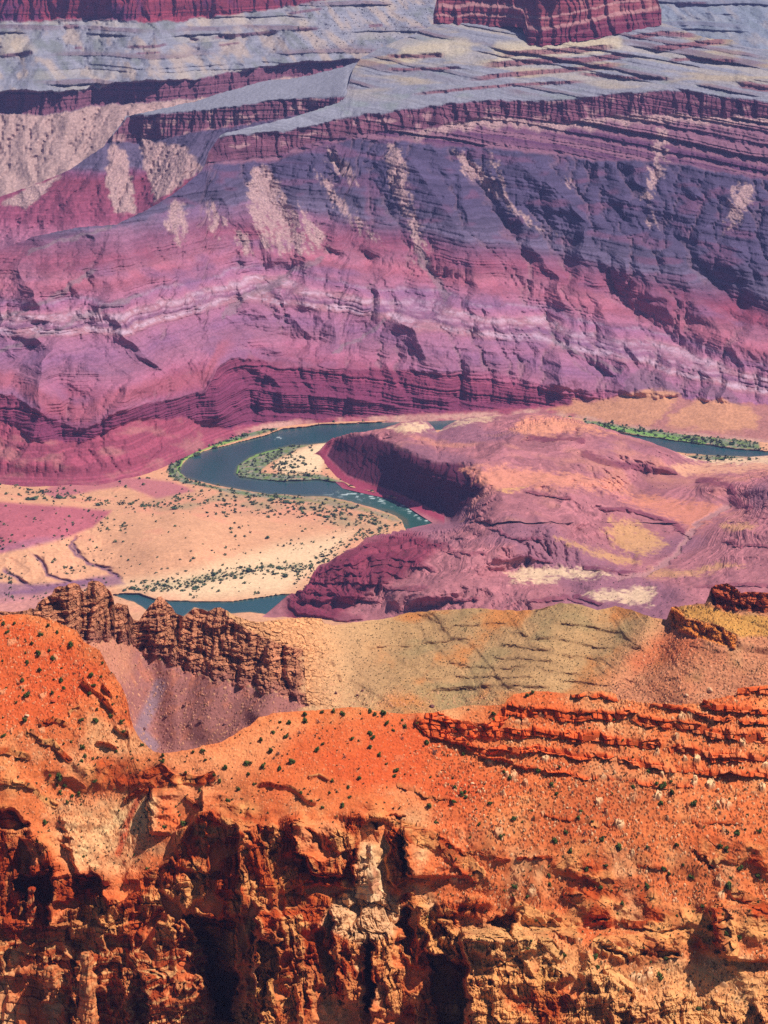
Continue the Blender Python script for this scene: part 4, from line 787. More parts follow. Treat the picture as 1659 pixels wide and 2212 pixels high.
# bring the ridge and the hills to a common distance
G2.Y = G2.Y * (1 + 0 * PX)
for pts, w, a in [([(310, 1400), (320, 1480), (330, 1600)], 60, -16), ([(470, 1470), (440, 1560)], 60, 8), ([(590, 1500), (560, 1540)], 40, 8), ([(880, 1480), (960, 1400), (1010, 1320)], 130, 14), ([(1250, 1480), (1290, 1420), (1330, 1330)], 80, -10), ([(1100, 1480), (1150, 1400), (1215, 1305)], 120, 13), ([(720, 1350), (740, 1420), (760, 1500)], 50, -6), ([(1480, 1480), (1560, 1400)], 90, 14), ([(1330, 1500), (1420, 1420), (1440, 1350)], 50, -12)]:
    d, t = dist(PX, PY, pts); f = np.maximum(0, 1 - d / w); G2.push(a * f * f * (3 - 2 * f))
erode(G2, np.clip(hill_m * 1.0 + talus_m * .5, 0, 1), .04, 3, 14, .04, 41, 1.5)
P = G2.P()
rock = np.maximum(ridge_m, np.maximum(knoll, block))
# towers and clefts of the ridge
for (x0, y0), (x1, y1), w, a in [((100, 1300), (110, 1380), 22, 7), ((150, 1262), (150, 1390), 24, 11), ((176, 1275), (178, 1390), 9, -10), ((205, 1256), (205, 1388), 20, 11), ((235, 1300), (240, 1380), 8, -7), ((262, 1304), (265, 1385), 14, 7), ((288, 1340), (282, 1390), 16, -12), ((345, 1290), (335, 1420), 30, 12), ((385, 1330), (386, 1440), 9, -9), ((420, 1318), (412, 1450), 16, 8), ((446, 1325), (436, 1460), 8, -7), ((470, 1314), (465, 1470), 18, 9), ((505, 1340), (490, 1475), 8, -6), ((530, 1350), (520, 1480), 14, 6), ((556, 1380), (545, 1490), 9, -8), ((585, 1390), (580, 1498), 14, 6), ((612, 1400), (606, 1505), 7, -8), ((640, 1400), (640, 1515), 12, 8)]:
    d, t = dist(PX, PY, [(x0, y0), (x1, y1)]); G2.push(.42 * (a + 1) * np.maximum(0, 1 - d / w) * smooth(0, .15, t + .1) * np.clip(ridge_m + rub_m * .5, 0, 1))
P = G2.P()
we, wr = worley((P[0] + 2.2 * noise(P, 9, 301), P[1] + 2 * noise(P, 9, 302), P[2]), (6.5, 7.0, 2.6), 303)
we2, wr2 = worley(P, (2.8, 3.0, 1.1), 305)
bed = val1(P[2] / 2.4 + .8 * noise(P, 14, 306), 307)
ge, gv, gh = bricks(P[0] + .5 * P[1] + 1.5 * noise(P, 6, 332), P[2] + 1.2 * noise(P, 12, 333), 4.2, 1.7, 334)
G2.push(rock * (2.6 * (gv - .5) + 2.8 * (gh - .5) - .6 * smooth(.25, .05, ge)))
G2.push(rock * (7 * (saw(P, 19, 309) - .4) + 3 * (saw(P, 7, 311) - .4) + 8 * fbm(P, 20, 3, 310) + 1.6 * (wr - .4) + 1.0 * (wr2 - .5) + 1.6 * bed - 1.5 * smooth(.1, 0, we)))
G2.push(np.clip(rub_m, 0, 1) * (2.2 * (wr - .5) + 1.3 * (wr2 - .5) - 1.2 * smooth(.12, 0, we)) + led * (2.2 * (wr - .4)))
P = G2.P()
st = talus_m * .9 + hill_m * (.18 + .8 * np.maximum(right, patch(PX, PY, [(640, 1520), (660, 1400), (700, 1390), (730, 1440), (760, 1495), (900, 1497), (1200, 1490), (1200, 1530), (640, 1545)], 14)))
we3, wr3 = worley(P, 1.9, 313)
stone = smooth(.62, .8, wr3) * smooth(.05, .3, we3)
G2.dz = hill_m * (1.4 * fbm(P, 30, 3, 315) + .5 * fbm(P, 7, 3, 316) + .5 * val1((P[2] + .12 * P[0] + 2 * noise(P, 60, 314)) / 2.2, 312)) + st * (.9 * stone + .5 * fbm(P, 5, 3, 317)) + rub_m * .8 * fbm(P, 4, 2, 318)
P = G2.P(); n1 = fbm(P, 40, 4, 319); n2 = fbm(P, 7, 3, 321); fine = noise(P, 1.6, 323)
RIDG = lin(186, 122, 88); OLIV = lin(178, 138, 94); TAL = lin(156, 100, 92)
hillc = np.broadcast_to(OLIV, PX.shape + (3,)) * (1 + .2 * n1 + .22 * n2)[..., None]
hillc = mix(hillc, lin(200, 122, 62), smooth(-.05, .35, fbm((P[0], P[1] * .6, P[2]), 50, 5, 325, .6)) * .8 * smooth(760, 860, PX))
hillc = mix(hillc, lin(160, 134, 92), smooth(.05, .4, fbm(P, 50, 3, 327)) * .7 * smooth(760, 900, PX))
hillc = mix(hillc, lin(196, 150, 108), smooth(900, 700, PX) * .8)
hillc = mix(hillc, lin(206, 128, 92), right * .8 * smooth(-.3, .3, n1 + .3))
hillc = mix(hillc, lin(196, 96, 56), patch(PX, PY, [(1350, 1420), (1450, 1360), (1520, 1380), (1500, 1420), (1420, 1440), (1370, 1450)], 16) * .6)
tc = TAL * (1 + .2 * n2 + .15 * n1)[..., None]
tc = mix(tc, lin(186, 112, 86), smooth(0, .35, fbm(P, 12, 3, 329)) * .6); tc = mix(tc, lin(138, 112, 122), band(PX, PY, [(345, 1480), (330, 1520), (300, 1580), (330, 1610)], 14, 16) * .8)
tc = mix(tc, lin(196, 130, 100), smooth(300, 270, PX) * smooth(1500, 1440, PY) * .7)
rc = RIDG * (1 + .3 * n2 + .2 * (wr - .5) * 2 + .12 * bed)[..., None]
rc = mix(rc, lin(130, 78, 62), smooth(.1, .5, n1) * .5)
rubc = lin(206, 146, 100) * (1 + .3 * (wr2 - .5) * 2 + .2 * n2)[..., None]
col = hillc * hill_m[..., None] + tc * talus_m[..., None] + rc * ridge_m[..., None] + rubc * rub_m[..., None]
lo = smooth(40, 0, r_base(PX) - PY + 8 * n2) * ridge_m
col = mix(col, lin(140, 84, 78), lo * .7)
col = mix(col, lin(224, 160, 120), stone * st * smooth(.8, .95, wr3) * .8); col = mix(col, lin(116, 76, 70), stone * st * smooth(.72, .64, wr3) * .7)
col = mix(col, lin(206, 120, 50) * (1 + .3 * n2)[..., None], knoll * .95); col = mix(col, lin(208, 150, 70), patch(PX, PY, [(1450, 1308), (1530, 1308), (1600, 1330), (1740, 1335), (1740, 1370), (1600, 1376), (1530, 1346), (1480, 1335)], 6) * (1 - knoll) * .8)
col = mix(col, lin(176, 84, 52) * (1 + .3 * n2 + .2 * bed)[..., None], block)
col = mix(col, lin(120, 80, 54), led * .55)
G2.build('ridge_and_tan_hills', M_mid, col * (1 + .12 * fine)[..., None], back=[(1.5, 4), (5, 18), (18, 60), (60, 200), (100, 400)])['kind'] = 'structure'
# ================================================================ foreground cliffs and red slopes
M_fore = ground_material('red_rock', 1.1, 0.25, 0.25)
G1 = Sheet(-260, 1920, lambda px: 2262 + 0 * px, l1_top, 1.3)
PX, PY = G1.PX, G1.PY
cliff_line = pl((-80, 1770), (0, 1762), (60, 1795), (110, 1850), (160, 1886), (250, 1892), (330, 1880), (372, 1820), (420, 1766), (470, 1745), (520, 1765), (560, 1790), (600, 1800), (640, 1766), (700, 1790), (760, 1772), (830, 1782), (868, 1780), (874, 1860), (900, 1940), (960, 1936), (1010, 1948), (1060, 1975), (1110, 2000), (1200, 2060), (1300, 2090), (1400, 2140), (1740, 2180))
_n = lambda s, k: noise((PX, PY * 1.3, PX * 0 + 2.2), s, k)
lower = smooth(-14, 24, PY - cliff_line(PX) - 46 * _n(90, 480) - 18 * _n(34, 481))
scree = smooth(.12, .34, _n((70, 90, 50), 482) + .5 * _n((28, 40, 50), 483)) * smooth(2230, 2120, PY) * smooth(0, 120, PY - cliff_line(PX) + 60)
scree = np.maximum(scree, np.maximum(patch(PX, PY, [(-80, 2120), (70, 2110), (140, 2150), (120, 2260), (-80, 2260)], 12), patch(PX, PY, [(690, 2150), (800, 2180), (900, 2200), (880, 2260), (640, 2260)], 14) * .8))
lower = lower * (1 - .9 * scree)
rough = smooth(-60, 40, PY - (pl((-80, 1640), (0, 1640), (200, 1640), (330, 1660), (470, 1660), (560, 1760), (800, 1760), (900, 1770), (1000, 1800), (1100, 1850), (1250, 1850), (1400, 1860), (1500, 1820), (1740, 1840))(PX)))
S = .62 + 1.2 * rough * (1 - lower) * .5 + lower * 1.75
# outcrops traced by hand in image pixels: (line, half thickness)
bands = [([(930, 1545), (996, 1570), (1060, 1572), (1106, 1530), (1140, 1540), (1230, 1547), (1290, 1545), (1352, 1549), (1406, 1560), (1460, 1567), (1525, 1582), (1659, 1600), (1740, 1610)], 14), ([(906, 1561), (940, 1570), (1000, 1578), (1090, 1582), (1180, 1586), (1270, 1593), (1350, 1606), (1420, 1610)], 12), ([(1455, 1620), (1500, 1628), (1550, 1637), (1600, 1642), (1740, 1652)], 12),
         ([(908, 1570), (923, 1581), (963, 1594), (1000, 1600), (1033, 1616), (1106, 1616), (1172, 1622), (1240, 1633), (1306, 1641), (1360, 1647), (1412, 1656), (1440, 1662), (1500, 1668), (1740, 1682)], 8), ([(1010, 1612), (1060, 1632), (1110, 1646), (1140, 1657), (1180, 1668), (1223, 1672), (1273, 1681), (1326, 1688), (1400, 1697), (1500, 1704)], 3.5), ([(1410, 1521), (1460, 1524), (1500, 1538), (1556, 1554), (1612, 1560), (1740, 1563)], 5), ([(1520, 1514), (1570, 1532), (1659, 1538), (1740, 1540)], 8), ([(1593, 1492), (1659, 1494), (1740, 1494)], 9), ([(1238, 1504), (1300, 1502), (1334, 1512)], 5),
         ([(320, 1672), (350, 1664), (380, 1678), (420, 1682), (457, 1680)], 12), ([(272, 1722), (300, 1712), (322, 1706)], 5), ([(668, 1670), (690, 1672), (708, 1680)], 3), ([(90, 1560), (110, 1552), (140, 1560)], 7), ([(0, 1625), (30, 1628), (60, 1640)], 9), ([(150, 1535), (170, 1530)], 4), ([(222, 1480), (240, 1500)], 4), ([(250, 1565), (275, 1580)], 4), ([(180, 1480), (215, 1500), (240, 1530)], 6), ([(60, 1590), (110, 1600), (150, 1640)], 8), ([(0, 1690), (60, 1700), (120, 1740)], 8), ([(210, 1600), (250, 1610)], 4), ([(560, 1690), (620, 1700), (680, 1730)], 4), ([(400, 1720), (430, 1740)], 5), ([(860, 1700), (920, 1722), (980, 1730)], 3), ([(1180, 1760), (1260, 1782), (1320, 1790)], 3), ([(1420, 1770), (1500, 1782), (1600, 1778)], 3), ([(1380, 1870), (1440, 1880)], 5), ([(1230, 1880), (1290, 1900)], 6), ([(1516, 1858), (1540, 1868), (1560, 1852), (1620, 1858), (1660, 1870)], 7), ([(1120, 1852), (1160, 1856), (1190, 1852)], 5), ([(1000, 1840), (1060, 1850), (1100, 1858)], 4),
         ([(860, 1790), (900, 1800), (960, 1830), (1000, 1860), (1030, 1890)], 22), ([(1110, 1950), (1150, 1970), (1200, 2000), (1240, 2020)], 12), ([(1140, 1980), (1180, 2030), (1210, 2060)], 14), ([(1230, 1930), (1280, 1960), (1310, 1990)], 16), ([(1290, 2035), (1345, 2060), (1390, 2050), (1460, 2056)], 16), ([(1350, 1990), (1420, 2005), (1480, 1990)], 10), ([(1545, 1960), (1560, 1990), (1580, 2050)], 22), ([(1310, 2090), (1340, 2110), (1365, 2130)], 8), ([(1590, 1930), (1660, 1960)], 14)]
out = np.zeros_like(PX)
wob = 4 * np.sin(PX / 23.0) + 3 * np.sin(PX / 9.1 + 1)
wig = 7 * noise((PX, PY * .3, PX * 0), 46, 495) + 4 * noise((PX, PY * .3, PX * 0), 15, 496) + 2 * noise((PX, PY * .3, PX * 0), 6, 497)
brk = smooth(-.75, -.2, noise((PX, PY * 2.5, PX * 0), 60, 498) + .6 * noise((PX, PY * 2.5, PX * 0), 18, 499))
for p, w in bands: out = np.maximum(out, band(PX, PY + wob * (PX < 900) + wig * (PX >= 860), p, w * .85, 3) * np.where((PX > 880) & (PY < 1720), brk, 1))
S = S * (1 - out) + 2.6 * out
S = blur(np.clip(S, .3, 3), 3, 2)
G1.march(S, pl((-80, 1120), (300, 1120), (700, 1105), (900, 1110), (1200, 1095), (1740, 1085)), 110, 20)
# buttresses and recesses (line down the rock, left ramp, right fade, metres toward the camera)
WOB = 14 * noise((PX, PY, PX * 0), (60, 34, 9), 490) + 7 * noise((PX, PY, PX * 0), (24, 13, 9), 491) + 3 * noise((PX, PY, PX * 0), 6, 492)
WOY = 10 * noise((PX, PY, PX * 0), 30, 493) + 5 * noise((PX, PY, PX * 0), 11, 494)
def fin(pts, wl, wr, a, fade=.12):
    ys = np.array([p[1] for p in pts]); xs = np.array([p[0] for p in pts])
    d = PX + WOB - np.interp(PY, ys, xs)
    f = np.where(d < 0, np.clip(1 + d / wl, 0, 1), np.clip(1 - d / wr, 0, 1))
    t = (PY - ys[0]) / (ys[-1] - ys[0])
    G1.push(.95 * a * f * smooth(0, fade, t) * smooth(1.0, 1 - fade, t))
for a in [([(330, 1700), (322, 1740), (320, 1800)], 4, 60, 9), ([(444, 1700), (434, 1752), (440, 1815)], 4, 90, 9), ([(60, 1790), (70, 1850), (80, 1900)], 10, 120, 12), ([(110, 1880), (112, 1960), (108, 2010)], 6, 60, 10), ([(512, 1770), (520, 1860), (516, 1980)], 6, 110, 10), ([(636, 1768), (650, 1840), (690, 1900)], 8, 120, 12),
          ([(872, 1780), (880, 1860), (890, 1900)], 10, 130, 18), ([(770, 1822), (772, 1870), (768, 1920)], 6, 60, 11), ([(560, 1950), (550, 2060), (565, 2250)], 8, 170, 24), ([(795, 2000), (810, 2100), (812, 2250)], 8, 60, 14), ([(720, 1950), (724, 2060), (740, 2180)], 8, 80, 12), ([(905, 1950), (930, 2050), (950, 2110)], 8, 40, 8), ([(990, 2000), (1010, 2080), (1020, 2270)], 14, 500, 34), ([(960, 1980), (980, 2050), (985, 2090)], 8, 40, 8),
          ([(80, 2095), (92, 2130), (95, 2170)], 5, 34, 9), ([(168, 2070), (165, 2140), (160, 2230)], 5, 50, 10), ([(262, 2080), (268, 2160), (272, 2270)], 5, 60, 9), ([(305, 2090), (318, 2160), (320, 2270)], 5, 170, 12), ([(420, 2000), (440, 2090), (470, 2200)], 30, 60, -16), ([(470, 2090), (490, 2180), (500, 2270)], 40, 50, -18), ([(60, 1950), (62, 2000), (58, 2010)], 5, 30, 5), ([(200, 1860), (225, 1940), (228, 2010)], 6, 60, 8), ([(140, 1760), (150, 1830), (170, 1900)], 10, 100, 6),
          ([(660, 2080), (640, 2150), (650, 2250)], 10, 70, 8), ([(1545, 1950), (1550, 2000), (1570, 2080)], 10, 160, 14), ([(1365, 2130), (1368, 2180), (1370, 2270)], 8, 120, 8), ([(1640, 2160), (1645, 2220), (1640, 2270)], 6, 60, 12)]:
    fin(*a)
caves = [([(30, 1905), (110, 1880), (112, 1950), (60, 1945)], 14), ([(160, 1888), (235, 1912), (180, 1920)], 8), ([(143, 2022), (187, 2030), (182, 2055), (155, 2045)], 10), ([(400, 1975), (510, 1990), (515, 2040), (505, 2120), (505, 2200), (470, 2200), (450, 2090), (420, 2010)], 22), ([(335, 1965), (345, 1965), (345, 2035), (338, 2035)], 5), ([(375, 1995), (385, 1990), (385, 2035)], 5), ([(420, 1880), (475, 1885), (470, 1900), (425, 1898)], 7), ([(680, 2010), (712, 2012), (712, 2030), (685, 2045)], 8), ([(553, 2025), (600, 2040), (600, 2090), (570, 2180), (556, 2190)], 16), ([(792, 2030), (806, 2040), (808, 2180), (795, 2180)], 12), ([(860, 1965), (880, 1960), (895, 2075), (870, 2065)], 12),
         ([(922, 1965), (950, 1960), (945, 2010), (925, 2010)], 9), ([(930, 2060), (1005, 2085), (1010, 2130), (1000, 2220), (955, 2220), (935, 2130)], 20), ([(742, 2060), (755, 2050), (765, 2110), (750, 2105)], 7), ([(1050, 1995), (1110, 1975), (1112, 2030), (1085, 2010)], 12), ([(980, 1972), (988, 1972), (988, 2014), (982, 2012)], 7), ([(862, 1800), (872, 1830), (895, 1895), (875, 1885), (865, 1850)], 12), ([(1310, 2045), (1345, 2060), (1348, 2070), (1320, 2062)], 8), ([(1378, 2052), (1392, 2052), (1390, 2062)], 6), ([(1428, 2055), (1466, 2058), (1464, 2066), (1432, 2066)], 8), ([(1503, 1850), (1520, 1855), (1532, 1878), (1522, 1876)], 8),
         ([(1545, 1955), (1570, 1960), (1575, 1990), (1550, 1990)], 9), ([(1550, 2050), (1565, 2060), (1566, 2075)], 7), ([(1360, 2135), (1368, 2135), (1366, 2165), (1360, 2160)], 6), ([(1285, 1985), (1310, 1988), (1305, 1994)], 5), ([(1186, 2035), (1203, 2040), (1200, 2048)], 5), ([(0, 1750), (30, 1755), (58, 1790), (40, 1795), (-30, 1778)], 12), ([(527, 1790), (540, 1795), (543, 1820), (530, 1815)], 8), ([(556, 1780), (590, 1800), (600, 1840), (580, 1845), (560, 1810)], 10), ([(663, 1790), (690, 1805), (695, 1830), (675, 1825)], 10), ([(803, 1778), (820, 1780), (815, 1792)], 8), ([(840, 1762), (866, 1768), (850, 1775)], 6), ([(443, 1675), (458, 1680), (455, 1692), (446, 1690)], 5), ([(322, 1700), (330, 1702), (324, 1800), (318, 1798)], 6)]
jx = PX + WOB; jy = PY + WOY
for p, dpt in caves:
    G1.push(-(dpt if dpt > 11 else dpt * .6) * patch(jx, jy, p, 5))
P = G1.P()
rockm = np.clip(np.maximum(lower, out), 0, 1)
G1.push(out * (.9 * smooth(1720, 1700, PY) * smooth(880, 940, PX) + 1.2))
oc = smooth(-.05, .3, fbm(P, (38, 38, 22), 4, 401)) * rough * (1 - lower)
rk = np.clip(np.maximum(rockm, oc), 0, 1)
redge = smooth(1720, 1700, PY) * smooth(880, 940, PX)
layered = smooth(2000, 2060, PY) * smooth(520, 460, PX)
W3 = (P[0] + 3 * noise(P, 9, 402), P[1] + 3 * noise(P, 9, 403), P[2] + 1.5 * noise(P, 12, 404))
erode(G1, np.clip(1 - lower, 0, 1) * (1 - out), .06, 3, 14, .04, 45, 1.5)
P = G1.P()
Wv = (P[0] + 2.5 * noise(P, (9, 9, 20), 402), P[1] + 3 * noise(P, 9, 403), P[2] + 6 * noise(P, 16, 404))
va, vb = worley(Wv, (6.0, 7, 26), 461); vc, vd = worley(Wv, (2.2, 2.6, 9), 463)
G1.push(lower * (3 * (saw(P, 34, 405) - .4) + 6 * ridged(Wv, (40, 40, 34), 3, 409) + 4.0 * ridged(P, (10, 10, 40), 2, 408) + 2.2 * val1((P[2] + 3 * noise(P, 30, 410)) / 7, 406)))
ce, cv, ch = bricks(Wv[0] + 2 * noise(P, 6, 472) + .6 * Wv[1], Wv[2] + 3 * noise(P, 14, 471), 4.4, 6.5, 473)
G1.push(lower * (3.4 * (cv - .5) + 2.0 * (ch - .5) - .6 * smooth(.35, .05, ce)))
G1.push(lower * (1 - .6 * smooth(2000, 2060, PY) * smooth(520, 460, PX)) * (1.0 * (vb - .5) - .4 * smooth(.1, .02, va) + 2.4 * ridged((Wv[0], Wv[1], Wv[2] * .45), 14, 5, 470, .5) + 1.1 * (vd - .5) - .5 * smooth(.1, .02, vc) + 1.0 * val1((P[2] + .06 * P[0] + 2 * noise(P, 25, 465)) / 3.1, 467) + .4 * val1((P[2] + .06 * P[0] + 1 * noise(P, 12, 468)) / 1.2, 469)))
G1.push(oc * (5 * ridged(P, (26, 26, 15), 4, 411)) + rough * (1 - lower) * 4 * fbm(P, 22, 3, 412))
we, wr = worley((W3[0], W3[1], W3[2]), (4.6, 5, 3.6), 413)
G1.push(rk * (1 - redge) * (1.0 * (wr - .5) - .15 * smooth(.1, .02, we) + 1.2 * fbm(P, (6, 6, 9), 4, 415, .6)))
P = G1.P()
q2 = P[2] + 1.4 * noise(P, 24, 416) + .05 * P[0]
qb = q2 / 3.4
fr = qb - np.floor(qb)
be, bv, bh = bricks(P[0] + 2.6 * noise(P, 8, 417) + .5 * P[1], q2 + .9 * noise(P, (12, 12, 6), 415), 4.6, 3.2, 418)
G1.push(layered * (1.6 * (bv - .5) + 2.4 * (bh - .5) - .9 * smooth(.5, .05, be) * (bv > .35) + 2.6 * (saw(P, 8.5, 422) - .5)))
# jointed ledges of the upper right: blocks between cracks
we4, wr4, wh4 = bricks(P[0] + 1.6 * noise(P, 5, 418) + .6 * P[1], q2 + 1.0 * noise(P, (14, 14, 5), 420), 3.6, 2.3, 419)
G1.push(redge * out * (1.8 * (wr4 - .45) - 1.0 * smooth(.25, .04, we4) * (wr4 > .45) + 2.2 * (wh4 - .5) + 3.0 * fbm(P, 22, 3, 423) + 2.4 * (saw(P, 8, 424) - .4)) + (1 - redge) * out * 1.5 * (wr - .4))
P = G1.P()
we3, wr3 = worley(P, 1.05, 425)
we5, wr5 = worley(P, 3.6, 426)
stonezone = (1 - rk) * (.4 + .5 * patch(PX, PY, [(80, 1720), (330, 1700), (310, 1870), (170, 1890)], 30) + .75 * smooth(860, 1000, PX) * smooth(1560, 1640, PY + .2 * (PX - 900)) + .3 * smooth(1700, 1640, PY) * smooth(300, 150, PX))
stone = smooth(.5, .7, wr3) * smooth(.05, .3, we3)
big = smooth(.90, .94, wr5) * smooth(.05, .25, we5) * stonezone
G1.dz = (1 - rk) * (.35 * fbm(P, 4, 3, 427) + 1.6 * fbm(P, 26, 3, 428) + 4 * fbm(P, 80, 2, 430)) + stonezone * (.75 * stone + 1.5 * big)
P = G1.P(); n1 = fbm(P, 40, 4, 429); n2 = fbm(P, 6, 3, 431); n3 = fbm(P, (14, 14, 20), 3, 432); fine = noise(P, .9, 433)
OR = lin(218, 116, 64); RD = lin(206, 90, 46); BUFF = lin(228, 154, 92); RUST = lin(182, 74, 30); TANW = lin(226, 178, 126)
soil = np.broadcast_to(OR, PX.shape + (3,)) * (1 + .16 * n1 + .16 * n2)[..., None]
soil = mix(soil, lin(226, 156, 98), smooth(.02, .4, fbm(P, (24, 24, 24), 5, 434, .6)) * .55)
soil = mix(soil, lin(172, 84, 46), smooth(.05, .45, fbm(P, (70, 70, 50), 5, 442, .6)) * .6); soil = mix(soil, lin(226, 176, 122), smooth(.12, .45, fbm(P, (52, 52, 40), 5, 443, .6)) * .55)
soil = mix(soil, RD, np.clip(smooth(-.1, .35, n1) * .5 + patch(PX, PY, [(600, 1590), (760, 1550), (940, 1545), (1000, 1640), (1140, 1700), (960, 1740), (760, 1700), (640, 1650)], 30) * .7 + patch(PX, PY, [(-80, 1360), (60, 1355), (150, 1390), (210, 1440), (200, 1500), (120, 1560), (-80, 1600)], 24) * .9, 0, 1))
soil = mix(soil, lin(236, 150, 98), patch(PX, PY, [(300, 1640), (480, 1605), (600, 1545), (660, 1560), (600, 1620), (480, 1700), (380, 1740)], 26) * .7)
soil = mix(soil, TANW, np.clip(patch(PX, PY, [(110, 1740), (260, 1720), (330, 1720), (300, 1860), (240, 1890), (170, 1880), (120, 1810)], 34) * .85 * (.75 + .8 * n2 + .5 * n1) + smooth(.1, .45, fbm(P, 34, 4, 435)) * rough * .8 + patch(PX, PY, [(190, 1540), (300, 1580), (335, 1625), (250, 1640), (180, 1600)], 16) * .5, 0, 1))
soil = mix(soil, lin(196, 74, 44), band(PX, PY, [(300, 1720), (275, 1770), (255, 1840)], 7, 8) * .8)
rockc = mix(np.broadcast_to(BUFF, PX.shape + (3,)), RUST, smooth(-.22, .3, n3 + .35 * n1 + .25 * smooth(2050, 1900, PY) - .1))
rockc = mix(rockc, lin(150, 52, 20), smooth(.15, .5, noise(P, (18, 18, 40), 437)) * .6)
rockc = mix(rockc, lin(214, 150, 80), smooth(.15, .5, fbm(P, (30, 30, 30), 3, 439)) * .6)
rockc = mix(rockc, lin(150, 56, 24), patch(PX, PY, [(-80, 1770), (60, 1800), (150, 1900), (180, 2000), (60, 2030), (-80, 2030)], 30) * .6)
bedl = smooth(.25, .42, np.abs(fr - .5)) * (.5 + .5 * (val1(qb + .5, 441) > -.3))
rockc = mix(rockc, lin(170, 72, 34), layered * .75); rockc = mix(rockc, lin(226, 166, 108), layered * bedl * .85)
rockc = rockc * (.88 + .3 * n2 + .15 * (wr - .5) * 2)[..., None]
ledc = lin(214, 92, 44) * (1 + .35 * (wr4 - .5) * 2 + .25 * n2)[..., None]; ledc = mix(ledc, lin(216, 140, 90), smooth(.5, .9, wr4) * smooth(1240, 1500, PX) * .5)
rockc = mix(rockc, ledc, redge)
col = mix(soil, rockc, rk)
pin = patch(PX, PY, [(790, 1818), (812, 1850), (830, 1920), (870, 1960), (850, 2020), (780, 2040), (690, 2000), (720, 1950), (770, 1910), (772, 1850)], 8)
col = mix(col, lin(226, 176, 128) * (1 + .3 * n2)[..., None], pin * .8)
col = mix(col, lin(222, 164, 106) * (1 + .3 * n2)[..., None], patch(PX, PY, [(1000, 1990), (1150, 2000), (1350, 2080), (1659, 2100), (1659, 2212), (1400, 2212), (1330, 2160), (1150, 2090), (1020, 2060)], 24) * .65)
col = mix(col, lin(244, 190, 140), stonezone * np.maximum(stone * smooth(.84, .95, wr3), big * smooth(.93, .97, wr5)) * .75); col = mix(col, lin(116, 50, 28), stonezone * stone * smooth(.7, .6, wr3) * .6)
col = mix(col, lin(210, 132, 84), stonezone * stone * smooth(.72, .78, wr3) * smooth(.9, .82, wr3) * .6)
G1.build('foreground_cliffs', M_fore, col * (1 + .14 * fine)[..., None], back=[(1, 2), (4, 12), (10, 40), (40, 140), (100, 300)])['kind'] = 'structure'
# ================================================================ plants, boulders, spires
def simple_material(name, rgb, var=.35, scale=1.0, rough=.9):
    m = bpy.data.materials.new(name); m.use_nodes = True; nt = m.node_tree; N = nt.nodes; L = nt.links
    b = N['Principled BSDF']; b.inputs['Roughness'].default_value = rough; b.inputs['Specular IOR Level'].default_value = .1
    tc = N.new('ShaderNodeTexCoord'); n = N.new('ShaderNodeTexNoise'); n.inputs['Scale'].default_value = scale; n.inputs['Detail'].default_value = 4
    L.new(tc.outputs['Object'], n.inputs['Vector'])
    r = N.new('ShaderNodeValToRGB'); c = lin(*rgb)
    r.color_ramp.elements[0].position = .3; r.color_ramp.elements[1].position = .7
    r.color_ramp.elements[0].color = tuple(c * (1 - var)) + (1,); r.color_ramp.elements[1].color = tuple(np.minimum(c * (1 + var), .9)) + (1,)
    L.new(n.outputs['Fac'], r.inputs['Fac']); L.new(r.outputs['Color'], b.inputs['Base Color'])
    return m

M_jun = simple_material('juniper_leaf', (86, 96, 46), .45, 2.5)
M_sage = simple_material('sage_leaf', (118, 116, 84), .4, 2.5)
M_bare = simple_material('grey_twigs', (128, 100, 92), .4, 3)
M_bank = simple_material('bank_leaf', (78, 98, 66), .45, .6)
M_stuff = simple_material('scrub_leaf', (82, 76, 48), .6, .09)

def leaf_cloud(n, seed, flat=1.0, size=.32, lobes=6):
    """faces of small leaf sprays through a bushy volume of radius 1, sitting on z = 0"""
    r = np.random.default_rng(seed)
    cen = r.normal(size=(lobes, 3)) * [.42, .42, .34] + [0, 0, .72]; rad = r.uniform(.38, .62, lobes)
    k = r.integers(0, lobes, n)
    d = r.normal(size=(n, 3)); d /= np.linalg.norm(d, axis=1)[:, None]
    p = cen[k] + d * (rad[k] * r.uniform(.55, 1.0, n) ** .5)[:, None]
    p[:, 2] = np.maximum(p[:, 2], .04)
    a = np.cross(d, r.normal(size=(n, 3))); a /= np.linalg.norm(a, axis=1)[:, None] + 1e-6
    b = np.cross(d + .5 * r.normal(size=(n, 3)), a); b /= np.linalg.norm(b, axis=1)[:, None] + 1e-6
    s = (size * r.uniform(.6, 1.3, n))[:, None]
    q = np.stack([p - a * s - b * s * .6, p + a * s - b * s * .5, p + b * s * .9], 1)
    q[:, :, 2] *= flat
    return q.reshape(-1, 3)

def tri_mesh(name, v, mat):
    me = bpy.data.meshes.new(name); n = len(v)
    me.vertices.add(n); me.vertices.foreach_set('co', np.asarray(v, f32).ravel())
    me.loops.add(n); me.loops.foreach_set('vertex_index', np.arange(n, dtype=np.int32))
    me.polygons.add(n // 3); me.polygons.foreach_set('loop_start', np.arange(0, n, 3, dtype=np.int32))
    me.update(calc_edges=True); me.materials.append(mat)
    return me

J = [tri_mesh('juniper', leaf_cloud(230, 10 + k), M_jun) for k in range(4)]
SG = [tri_mesh('sage', leaf_cloud(150, 30 + k, .8), M_sage) for k in range(2)]
BR = [tri_mesh('bare_shrub', leaf_cloud(110, 40 + k, 1.1, .16, 9), M_bare) for k in range(2)]
BK = [tri_mesh('bank_bush', leaf_cloud(230, 50 + k, .75, .26, 9), M_bank) for k in range(4)]

